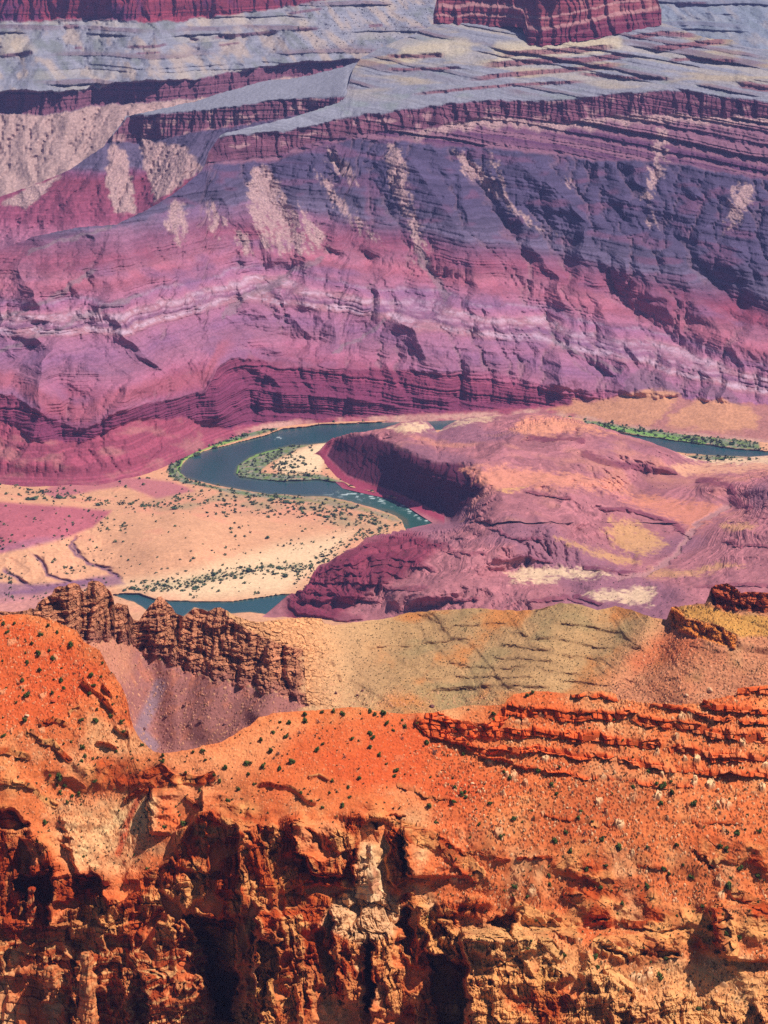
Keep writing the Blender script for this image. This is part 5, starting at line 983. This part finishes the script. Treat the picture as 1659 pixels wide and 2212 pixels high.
def place(name, me, p, rx, rz, sheet_scale=1.0):
    o = bpy.data.objects.new(name, me); C.objects.link(o)
    o.location = p; o.scale = (rx, rx, rz); o.rotation_euler = (0, 0, random.uniform(0, 6.28))
    return o

fixed = [(86, 1442, 6), (57, 1507, 7), (47, 1469, 5), (195, 1451, 8), (202, 1474, 5.5), (133, 1466, 5), (137, 1481, 5), (195, 1496, 6), (112, 1496, 4.5), (176, 1551, 5.5), (207, 1553, 7), (238, 1544, 5), (263, 1558, 5), (267, 1579, 5), (55, 1558, 6.5), (8, 1589, 5), (179, 1611, 5), (183, 1628, 5), (177, 1640, 5), (252, 1619, 4), (129, 1678, 8), (123, 1696, 5), (139, 1696, 5.5), (131, 1711, 6), (171, 1710, 6), (157, 1717, 4.5), (205, 1686, 5), (146, 1734, 4.5), (98, 1778, 6), (108, 1675, 4.5), (352, 1632, 5), (351, 1642, 5.5), (417, 1626, 5), (437, 1624, 5), (533, 1644, 7), (488, 1653, 6), (535, 1668, 4.5), (513, 1701, 5.5), (397, 1768, 6.5), (353, 1778, 5), (462, 1673, 4.5), (475, 1681, 5), (493, 1724, 4.5),
         (659, 1538, 6.5), (696, 1535, 5), (721, 1535, 6), (741, 1543, 6), (827, 1541, 7), (799, 1538, 5), (811, 1545, 5), (625, 1561, 5.5), (660, 1556, 6), (590, 1579, 5), (564, 1594, 6), (585, 1617, 8), (618, 1591, 5), (630, 1641, 7), (570, 1651, 7), (685, 1618, 5.5), (760, 1600, 6), (800, 1587, 6.5), (806, 1598, 5), (876, 1570, 6), (836, 1567, 5), (820, 1637, 5.5), (921, 1605, 7), (1001, 1623, 5), (800, 1618, 5), (856, 1669, 5.5), (852, 1682, 5), (983, 1703, 6.5), (998, 1718, 6), (1008, 1724, 4.5), (1058, 1739, 6.5), (928, 1743, 7), (980, 1731, 4.5), (941, 1781, 5), (740, 1739, 6.5), (1083, 1811, 5.5), (1035, 1784, 5.5), (719, 1687, 5), (775, 1686, 5), (650, 1711, 4.5), (605, 1656, 5), (1090, 1664, 5), (1101, 1683, 5), (1066, 1538, 6),
         (1162, 1664, 9), (1193, 1696, 7), (1202, 1718, 6), (1400, 1673, 6), (1431, 1705, 10), (1452, 1721, 9.5), (1429, 1743, 7), (1497, 1750, 8), (1368, 1707, 5), (1256, 1760, 5), (1250, 1772, 6), (1111, 1772, 6.5), (1223, 1801, 5), (1198, 1816, 8), (1300, 1817, 6.5), (1337, 1833, 9), (1591, 1798, 7), (1640, 1792, 6), (1553, 1828, 7), (1571, 1834, 7), (1461, 1830, 6), (1399, 1838, 6), (1233, 1840, 6), (1599, 1869, 8), (1309, 1870, 5), (1137, 1506, 5), (1152, 1500, 4.5), (1639, 1885, 8), (1573, 1918, 10), (1446, 1896, 6), (1434, 1883, 6), (1399, 1915, 6), (1345, 1952, 5), (1186, 1887, 6), (1188, 1906, 5), (1299, 1918, 5), (1111, 1917, 6), (1139, 1938, 6), (1284, 2058, 8), (1218, 2063, 5), (1439, 2072, 6.5), (1534, 2005, 8), (1570, 2016, 6), (1597, 2022, 6.5), (1426, 2105, 8), (1519, 1957, 5), (1494, 1897, 6), (1268, 1878, 5), (1273, 2118, 5), (1509, 2178, 5), (1319, 2162, 5), (1291, 2080, 5),
         (154, 1391, 7), (58, 1428, 6), (84, 1414, 5), (89, 1371, 5), (104, 1352, 6), (123, 1366, 5), (115, 1419, 5), (69, 1390, 5), (30, 1352, 4.5), (6, 1352, 5), (15, 1373, 5), (80, 1406, 4), (105, 1404, 4)]
named = {(1431, 1705): 'largest dark juniper below the jointed ledges, upper left of a close pair', (1452, 1721): 'dark juniper just below right of the largest one under the jointed ledges', (1337, 1833): 'plump bright green juniper low on the stony red slope', (1573, 1918): 'big leaning dark juniper beside the pale rounded outcrop at the right edge', (1162, 1664): 'broad dark juniper right under the lowest broken ledge', (129, 1678): 'roundest dark juniper in the cluster on the left buff slope', (585, 1617): 'big round juniper on the buff saddle right of the notch', (827, 1541): 'juniper standing on the skyline of the red saddle', (154, 1391): 'wide low juniper at the brow of the left red slope', (1497, 1750): 'ragged juniper on the red slope right of the close pair', (1198, 1816): 'broad olive juniper on the stony slope with a grey bush at its right',
         (1534, 2005): 'dark juniper in the gully left of the pale rounded outcrop', (1284, 2058): 'tall narrow juniper at the mouth of the low shadowed overhang', (1426, 2105): 'sprawling juniper on the pale broken bench above the bottom cliffs', (397, 1768): 'lone juniper in the scree between the two rock fins', (98, 1778): 'single juniper above the shadowed left cliff', (921, 1605): 'juniper at the left end of the lower jointed ledge', (1429, 1743): 'small juniper straight below the close pair under the ledges', (195, 1451): 'broad juniper on the rocky rim of the left red slope', (1639, 1885): 'juniper at the right edge of the photo above the pale outcrop'}
zones_lab = [(lambda x, y: x < 290 and y < 1600, 'left', 'small dark juniper dotting the orange slope under the rock pinnacles'),
             (lambda x, y: x < 560 and y < 1880, 'notch', 'small juniper on the buff scree slope below the notch at left'),
             (lambda x, y: x < 900 and y < 1720, 'saddle', 'small juniper scattered over the smooth red saddle'),
             (lambda x, y: x < 900, 'cliff', 'small juniper clinging to the broken cliff top below the red saddle'),
             (lambda x, y: y < 1640, 'ledge', 'small juniper rooted among the jointed red ledges'),
             (lambda x, y: y < 1850, 'stony', 'small dark juniper on the stony red slope below the jointed ledges'),
             (lambda x, y: True, 'bench', 'small juniper on the pale broken outcrops above the bottom cliffs')]
allj = [(x, y, r) for x, y, r in fixed]
while len(allj) < 285:
    x = random.uniform(5, 1655); top = float(l1_top(x)); y = random.uniform(top + 6, min(top + 560, 2150))
    if x < 900 and y > float(cliff_line(x)): continue
    if min((x - a) ** 2 + (y - b) ** 2 for a, b, c in allj) < 200: continue
    allj.append((x, y, random.uniform(2.6, 3.8)))
pts = G1.at([a[0] for a in allj], [a[1] + a[2] * .6 for a in allj])
for (x, y, r), p in zip(allj, pts):
    rad = r * p[1] / F * .82
    o = place('juniper_shrub', random.choice(J), Vector3(p, -.15 * rad), rad * random.uniform(.9, 1.15), rad * random.uniform(.95, 1.3))
    lab = named.get((x, y))
    z_ = next(z for z in zones_lab if z[0](x, y))
    tag(o, lab or z_[2], 'shrub', 'dark green junipers on the red foreground slopes')
grey = [(940, 1626, 8), (1262, 1808, 7), (63, 1494, 6), (602, 1624, 6), (592, 1632, 5), (868, 1600, 5), (745, 1640, 5), (688, 1556, 5), (470, 1672, 5), (1196, 1672, 4), (648, 1582, 5), (1236, 1722, 5), (1424, 1900, 5), (1062, 1790, 5), (1556, 1760, 5)]
glab = ['large grey leafless bush left of the lower jointed ledges', 'grey leafless bush right of the broad olive juniper', 'grey leafless bush near the top of the left orange slope']
for k, ((x, y, r), p) in enumerate(zip(grey, G1.at([g[0] for g in grey], [g[1] + g[2] * .6 for g in grey]))):
    rad = r * p[1] / F * .9
    tag(place('bare_bush', random.choice(BR), Vector3(p, -.1 * rad), rad, rad), glab[k] if k < 3 else 'small grey leafless bush among the junipers on the red slopes', 'bush', 'grey leafless bushes on the red slopes')

# bushes along the river
bank = [(70, 1075, 15), (128, 1073, 12), (40, 1045, 10), (285, 1268, 11), (422, 1268, 10), (462, 1240, 9), (537, 1232, 11), (605, 1225, 10), (615, 1242, 11), (565, 1225, 8), (577, 1160, 8), (482, 1107, 6), (447, 1107, 5), (440, 1087, 5), (492, 1087, 7), (525, 1092, 6), (377, 1097, 10), (310, 1092, 9), (210, 1090, 8), (340, 1260, 6), (392, 1275, 6), (315, 1252, 5), (508, 1247, 7), (522, 1247, 6), (622, 1082, 12), (585, 1079, 9), (650, 1084, 8), (675, 1095, 7), (705, 1115, 8), (690, 1112, 7), (780, 1112, 8), (802, 1150, 7), (775, 1182, 7), (730, 1202, 6), (695, 1202, 5), (810, 1130, 7), (760, 1097, 7), (590, 927, 8), (525, 940, 8), (492, 952, 7), (465, 965, 8), (425, 980, 10), (395, 992, 6), (370, 1013, 8), (617, 1000, 8), (655, 1000, 6), (635, 1010, 6), (665, 1026, 9), (700, 1036, 8), (625, 980, 6), (720, 1110, 6), (740, 1120, 6), (690, 1096, 6), (820, 1140, 6), (646, 1228, 6), (590, 1240, 6), (480, 1252, 6), (440, 1262, 6), (1340, 930, 9), (1420, 944, 9), (1500, 952, 8), (1580, 958, 8), (1560, 992, 9), (1500, 988, 8), (1600, 996, 8), (300, 1272, 7), (270, 1275, 7), (330, 1275, 7)]
bl = {(70, 1075): 'widest green bush clump by the dry side wash at the far left', (577, 1160): 'lone dark bush in the middle of the tan flat', (285, 1268): 'rounded green bush at the near bank above the pinnacles', (622, 1082): 'large dark thicket on the near bank at the head of the rapid', (665, 1026): 'dark bush clump on the island bar near the foot of the dark cliff', (425, 980): 'dense bush on the far bank at the outside of the bend', (377, 1097): 'long green thicket on the line between red slope and tan flat'}
def bank_label(x, y):
    if x > 1200: return 'grey green bush on the banks of the right hand river reach'
    if y > 1190: return 'green bush in the thicket row along the lower tan flat'
    if 560 < x < 720 and 970 < y < 1045: return 'green bush on the island bar inside the river bend'
    if y < 1020: return 'green bush on the far bank outside the river bend'
    return 'dark green bush on the near bank flat by the rapid'
for (x, y, r), p in zip(bank, G0.at([b_[0] for b_ in bank], [b_[1] + b_[2] * .3 for b_ in bank])):
    rad = r * p[1] / F * .8
    tag(place('riverside_bush', random.choice(BK), Vector3(p, -.1 * rad), rad, rad * random.uniform(.55, .75)), bl.get((x, y), bank_label(x, y)), 'bush', 'green bushes along the river banks')

# ---- low scrub too plentiful to count: one object
def scatter(sheets):
    out = []
    base = [leaf_cloud(22, 70 + k, .8, .55, 4) for k in range(6)]
    for sh, xy, rr in sheets:
        xy = np.array(xy); p = sh.at(xy[:, 0], xy[:, 1]); rad = np.array(rr) * p[:, 1] / F
        for k in range(6):
            m = np.arange(len(p)) % 6 == k
            a = rng.uniform(0, 6.28, m.sum()); c, s_ = np.cos(a), np.sin(a)
            b_ = base[k][None] * rad[m][:, None, None]
            q = np.stack([b_[..., 0] * c[:, None] - b_[..., 1] * s_[:, None], b_[..., 0] * s_[:, None] + b_[..., 1] * c[:, None], b_[..., 2] - .1 * rad[m][:, None]], -1) + p[m][:, None]
            out.append(q.reshape(-1, 3))
    return np.concatenate(out)
def rand_pts(n, x0, x1, y0, y1, dens, r0, r1, pw=2.0):
    xy = []; rr = []
    X = rng.uniform(x0, x1, n); Y = rng.uniform(y0, y1, n); k = rng.uniform(0, 1, n)
    d = dens(X, Y); m = k < d
    return np.stack([X[m], Y[m]], 1), r0 + (r1 - r0) * rng.uniform(0, 1, m.sum()) ** pw
def nz(X, Y, s, seed): return noise((X, Y, X * 0 + 3.3), s, seed)
def dens1(X, Y):
    t = l1_top(X); ok = (Y > t + 4) & (Y < 2200)
    d = .30 + .5 * smooth(-.1, .4, nz(X, Y, 70, 501))
    d = d * np.where((X < 900) & (Y > cliff_line(X)), .06, 1)
    d = d + .8 * patch(X, Y, [(110, 1740), (330, 1720), (300, 1860), (200, 1890)], 20) + .8 * patch(X, Y, [(340, 1740), (430, 1720), (420, 1760), (330, 1830)], 12)
    d = d + .5 * (X > 1000) * (Y > 1900)
    return d * ok
a1 = rand_pts(10000, -40, 1700, 1340, 2200, dens1, 1.0, 2.9)
def dens2(X, Y):
    ok = (Y > np.interp(X, [q[0] for q in l2_top], [q[1] for q in l2_top]) + 4) & (Y < l1_top(X) + 2)
    return ok * np.where(X > 700, .9, np.where(Y > r_base(X) + 4, .25, .05))
a2 = rand_pts(15000, -40, 1700, 1260, 1560, dens2, .8, 1.6, 3)
def densh(X, Y): return (.5 + .5 * nz(X, Y, 60, 503)) * (Y > h_low(X) + 3) * (Y < 1350)
a3 = rand_pts(2600, 620, 1700, 1128, 1345, densh, .8, 1.7, 3)
def densh2(X, Y): return (.4 + .5 * nz(X, Y, 60, 505)) * (Y > h_sky(X) + 3) * (X > 1000)
a4 = rand_pts(1400, 1000, 1700, 900, 1128, densh2, .6, 1.2, 3)
def densv(X, Y):
    d = .05 + .25 * smooth(.1, .5, nz(X, Y, 40, 511))
    d = d * (1 - .7 * patch(X, Y, [(300, 1110), (450, 1105), (600, 1150), (560, 1210), (400, 1235), (270, 1200)], 20))
    d = d + .9 * patch(X, Y, [(300, 1085), (480, 1060), (620, 1075), (760, 1095), (860, 1135), (800, 1160), (700, 1125), (560, 1105), (430, 1110), (330, 1100)], 12) * smooth(-.25, .2, nz(X, Y, (26, 14, 10), 507))
    d = d + 1.0 * band(X, Y, [(300, 1272), (400, 1262), (470, 1244), (560, 1230), (640, 1225)], 10, 12) + .6 * band(X, Y, [(640, 1250), (700, 1205), (780, 1160), (830, 1150)], 12, 14)
    d = d + .9 * band(X, Y, [(0, 1025), (60, 1062), (140, 1070), (220, 1086), (340, 1092)], 5, 6)
    d = d + .9 * vgat(X, Y)
    return d * (1 - rivat(X, Y)) * (Y > foot(X) - 8)
def rivat(X, Y): return np.maximum(np.maximum(patch(X, Y, river, 3), patch(X, Y, river_r, 3)), patch(X, Y, river_b, 3))
def vgat(X, Y): return np.maximum(patch(X, Y, [(362, 1005), (380, 985), (470, 950), (560, 925), (610, 918), (540, 945), (440, 968), (395, 995), (384, 1018), (405, 1036), (470, 1052), (560, 1066), (660, 1074), (640, 1080), (540, 1072), (400, 1044), (366, 1030)], 3), np.maximum(patch(X, Y, [(505, 1022), (520, 1000), (570, 975), (630, 960), (700, 952), (640, 972), (660, 1000), (690, 1025), (740, 1040), (600, 1044), (520, 1036)], 3) * .6, np.maximum(patch(X, Y, [(1260, 905), (1400, 928), (1550, 945), (1640, 955), (1640, 972), (1560, 966), (1400, 944), (1270, 922)], 3), patch(X, Y, [(1460, 985), (1540, 984), (1740, 1000), (1740, 1012), (1659, 1004), (1540, 996)], 3))))
a5 = rand_pts(30000, -40, 1700, 900, 1300, densv, 1.3, 4.6, 1.9)
def densw(X, Y): return .5 * (Y < foot(X) - 10) * (Y > w_top(X) + 6) * (.4 + .6 * nz(X, Y, 80, 509))
a6 = rand_pts(2500, 0, 1659, 380, 1000, densw, .5, .9, 2)
a7 = rand_pts(700, 640, 960, 0, 115, lambda X, Y: .9 * (Y < w_top(X) - 2), .8, 1.6, 2)
tr = scatter([(G0, a5[0], a5[1])])
ro_ = bpy.data.objects.new('riverside_scrub', tri_mesh('riverside_scrub', tr, simple_material('river_scrub_leaf', (92, 102, 66), .5, .05))); C.objects.link(ro_); ro_['kind'] = 'stuff'
tv = scatter([(G1, a1[0], a1[1]), (G2, a2[0], a2[1]), (D1, a3[0], a3[1]), (D2, a4[0], a4[1]), (W, a6[0], a6[1]), (V3, a7[0], a7[1])])
so_ = bpy.data.objects.new('desert_scrub', tri_mesh('desert_scrub', tv, M_stuff)); C.objects.link(so_); so_['kind'] = 'stuff'

# ---------------------------------------------------------------- boulders
def boulder_mesh(seed, mat):
    import bmesh
    bm = bmesh.new(); bmesh.ops.create_icosphere(bm, subdivisions=3, radius=1)
    r = np.random.default_rng(seed)
    cuts = r.normal(size=(9, 3)); cuts /= np.linalg.norm(cuts, axis=1)[:, None]; off = r.uniform(.55, .85, 9)
    v = np.array([x.co[:] for x in bm.verts])
    for c_, o_ in zip(cuts, off):
        e = v @ c_ - o_; v = v - np.maximum(e, 0)[:, None] * c_
    v = v * (1 + .06 * noise((v[:, 0], v[:, 1], v[:, 2]), .35, seed)[:, None])
    for x, c_ in zip(bm.verts, v): x.co = c_
    me = bpy.data.meshes.new('boulder'); bm.to_mesh(me); bm.free(); me.materials.append(mat)
    return me
MBp = simple_material('pale_boulder', (226, 176, 134), .2, 1.2); MBd = simple_material('dark_boulder', (116, 74, 72), .3, 1.2); MBr = simple_material('red_boulder', (178, 78, 48), .3, 1.2)
bo = [(G1, 58, 1546, 6.5, .45, MBp, 'pale flat slab boulder on the left orange slope'), (G1, 115, 1511, 8, .3, MBr, 'long dark red slab above the pale slab on the left orange slope'), (G1, 1551, 1714, 4, .9, MBp, 'white upright boulder on the red slope at the right'), (G1, 1553, 1736, 4.5, .7, MBp, 'pinkish boulder just below the white upright one'), (G1, 1338, 1790, 6, .6, MBp, 'broad whitish boulder in the middle of the stony slope'), (G1, 1309, 1789, 4.5, .5, MBp, 'flat whitish boulder left of the broad one on the stony slope'), (G1, 1591, 1779, 4, .7, MBp, 'pale round boulder far right on the stony slope'),
      (G1, 1262, 1822, 5, .7, MBr, 'red boulder below the grey leafless bush'), (G1, 948, 1612, 4, .6, MBp, 'small pale boulder beneath the left end of the ledges'), (G1, 1021, 1692, 4.5, .6, MBp, 'pale boulder among rubble left of the largest ledge juniper'), (G1, 1332, 1776, 5, .8, MBr, 'dark red boulder above the broad whitish one'), (G1, 1226, 1750, 3.5, .6, MBp, 'little tan boulder in the middle of the red slope'),
      (G2, 433, 1559, 6, .7, MBd, 'largest dark boulder on the mauve scree'), (G2, 409, 1564, 4, .8, MBd, 'dark boulder just left of the largest one on the mauve scree'), (G2, 359, 1548, 5, .7, MBd, 'dark boulder high on the left of the mauve scree'), (G2, 484, 1564, 4, .7, MBd, 'dark boulder on the right side of the mauve scree'), (G2, 312, 1574, 5, .7, MBd, 'dark boulder at the left edge of the mauve scree by the notch'), (G2, 397, 1527, 4, .9, MBd, 'dark boulder under the middle of the ridge cliff'),
      (G2, 1533, 1490, 7, .9, MBp, 'big pale block on the rubble slope above the right ledges'), (G2, 1484, 1502, 5, .8, MBp, 'pale block left of the big one on the right rubble slope'), (G2, 726, 1499, 4, .8, MBd, 'dark block on the tan rubble right of the ridge end'), (G2, 772, 1502, 4, .8, MBd, 'dark block in the middle of the tan rubble'), (G2, 783, 1490, 4, .7, MBd, 'dark block uphill in the tan rubble'), (G2, 933, 1525, 6, .8, MBd, 'brown block on the tan bench behind the red saddle')]
for k, (sh, x, y, r, fl, mt, lab) in enumerate(bo):
    p = sh.at([x], [y + r * .4])[0]; rad = r * p[1] / F
    o = bpy.data.objects.new('boulder', boulder_mesh(600 + k, mt)); C.objects.link(o)
    o.location = p + np.array([0, 0, rad * fl * .45]); o.scale = (rad, rad * .8, rad * fl); o.rotation_euler = (0, 0, random.uniform(-.5, .5))
    tag(o, lab, 'boulder', 'boulders lying on the slopes')

# ---------------------------------------------------------------- free-standing spires of the foreground cliff
def spire(px, py, top, prof, seed, lab, tone, beds_m, lean=0.0):
    """a bedded rock column: (px, py) its foot, top its upper end, prof its half-width (image pixels) from foot to top"""
    p = G1.at([px], [py])[0]; m = p[1] / F; hh = (py - top) * m
    nv, nu = 110, 72
    v = np.linspace(0, 1, nv)[:, None]; u = np.linspace(0, 2 * math.pi, nu, endpoint=False)[None]
    z = (v * 1.12 - .12) * hh + 0 * u
    r = np.interp(v, np.linspace(0, 1, len(prof)), prof) * m + 0 * u
    sq = 1 / np.maximum(np.abs(np.cos(u + .5)), np.abs(np.sin(u + .5))) ** .45
    P0 = (p[0] + r * np.cos(u), p[1] + r * np.sin(u), p[2] + z)
    q = (z + 2.6 * noise(P0, 7, seed) + 1.2 * np.sin(z / 4.3)) / beds_m
    gap = np.abs(q - np.floor(q) - .5)
    r = r * sq * .92 + m * (3.0 * val1(q * .8, seed + 1) - 1.6 * smooth(.4, .5, gap)) + 2.4 * fbm(P0, (4, 4, 7), 4, seed + 2) + .8 * (saw(P0, 3.2, seed + 3) - .4)
    r = np.maximum(r, .05) * np.where(v > .985, .4, 1)
    X = p[0] + r * np.cos(u) + lean * z; Y = p[1] + r * np.sin(u) + 1.0; Z = p[2] + z
    n2 = fbm((X, Y, Z), 2.5, 3, seed + 4); n1 = noise((X, Y, Z), 7, seed + 5)
    c = np.broadcast_to(tone, X.shape + (3,)) * (1 + .35 * n2 + .2 * val1(q * 1.0, seed + 6))[..., None]
    c = mix(c, lin(160, 68, 34), smooth(0, .4, n1) * .6); c = mix(c, lin(226, 172, 116), smooth(.25, .1, gap) * .35)
    me = bpy.data.meshes.new('rock_spire')
    vs = np.stack([X, Y, Z], -1).reshape(-1, 3)
    i = np.arange(nv * nu, dtype=np.int32).reshape(nv, nu); j = np.roll(i, -1, 1)
    f = np.stack([i[:-1], j[:-1], j[1:], i[1:]], -1).reshape(-1, 4)
    me.from_pydata(vs.tolist(), [], f.tolist() + [i[-1].tolist()])
    ca = me.color_attributes.new('rock_colour', 'FLOAT_COLOR', 'POINT')
    ca.data.foreach_set('color', np.concatenate([np.clip(c, .002, .9), np.ones(c.shape[:2] + (1,))], -1).astype(f32).ravel())
    me.materials.append(M_fore)
    o = bpy.data.objects.new('rock_spire', me); C.objects.link(o)
    tag(o, lab, 'rock spire', 'free standing rock spires of the foreground cliff')
spire(798, 1925, 1824, [30, 27, 24, 20, 13, 10, 5], 701, 'pale pointed spire in the middle of the foreground cliffs', lin(228, 180, 134), 6.0)
spire(112, 2160, 2090, [13, 13, 12, 14, 15, 10], 711, 'short bedded column with a pale cap at the lower left', lin(206, 116, 66), 3.2)
spire(188, 2200, 2060, [20, 19, 18, 17, 17, 14, 9], 721, 'tall bedded column with a knobbly top at the lower left', lin(206, 122, 72), 3.4)
spire(68, 1990, 1921, [14, 12, 10, 9, 8, 4, 4], 731, 'small red spire with a balanced top in the shadowed alcove', lin(170, 64, 30), 3.0)
# ================================================================ air, light, camera
sc = bpy.context.scene
w = bpy.data.worlds.new('World'); sc.world = w; w.use_nodes = True
nt = w.node_tree; bg = nt.nodes['Background']
sky = nt.nodes.new('ShaderNodeTexSky'); sky.sky_type = 'NISHITA'; sky.sun_disc = False
EL, AZ = math.radians(55), math.radians(103)          # azimuth clockwise from the view direction (+Y)
sky.sun_elevation = EL; sky.sun_rotation = AZ
nt.links.new(sky.outputs['Color'], bg.inputs['Color']); bg.inputs['Strength'].default_value = 0.05
sd = bpy.data.lights.new('sun', 'SUN'); sd.energy = 5.0; sd.angle = math.radians(0.5); sd.color = (1.0, 0.95, 0.88)
so = bpy.data.objects.new('sun', sd); C.objects.link(so)
from mathutils import Vector
dirv = Vector((math.sin(AZ) * math.cos(EL), math.cos(AZ) * math.cos(EL), math.sin(EL)))
so.rotation_euler = (-dirv).to_track_quat('-Z', 'Y').to_euler(); so.location = dirv * 3000

HAZE = 2.6e-5
if HAZE:
    hz = bpy.data.meshes.new('haze')
    x, y0, y1, z0, z1 = 6000.0, -300.0, 14500.0, -1200.0, 1800.0
    vs = [(a, b, c) for c in (z0, z1) for b in (y0, y1) for a in (-x, x)]
    hz.from_pydata(vs, [], [(0, 2, 3, 1), (4, 5, 7, 6), (0, 1, 5, 4), (2, 6, 7, 3), (0, 4, 6, 2), (1, 3, 7, 5)])
    mh = bpy.data.materials.new('haze_air'); mh.use_nodes = True; nn = mh.node_tree; nn.nodes.clear()
    oo = nn.nodes.new('ShaderNodeOutputMaterial'); pv = nn.nodes.new('ShaderNodeVolumePrincipled')
    pv.inputs['Color'].default_value = (0.34, 0.41, 1.0, 1); pv.inputs['Density'].default_value = HAZE; pv.inputs['Anisotropy'].default_value = 0.0
    nn.links.new(pv.outputs['Volume'], oo.inputs['Volume']); hz.materials.append(mh)
    ho = bpy.data.objects.new('haze', hz); C.objects.link(ho); ho['kind'] = 'stuff'

cam = bpy.data.cameras.new('camera'); co = bpy.data.objects.new('camera', cam); C.objects.link(co)
co.location = (0, 0, H); co.rotation_euler = (math.radians(90), 0, 0)
cam.sensor_fit = 'VERTICAL'; cam.sensor_height = 36; cam.sensor_width = 27
cam.lens = 36 * F / 2212.0
cam.shift_x = 0; cam.shift_y = -(0.268 * F) / 2212.0
cam.clip_start = 1; cam.clip_end = 60000
sc.camera = co
sc.view_settings.view_transform = 'Standard'; sc.view_settings.look = 'None'; sc.view_settings.exposure = 0.12; sc.view_settings.gamma = 1
sc.cycles.max_bounces = 4; sc.cycles.diffuse_bounces = 1; sc.cycles.glossy_bounces = 2; sc.cycles.volume_bounces = 0; sc.cycles.transparent_max_bounces = 6
sc.cycles.use_denoising = False
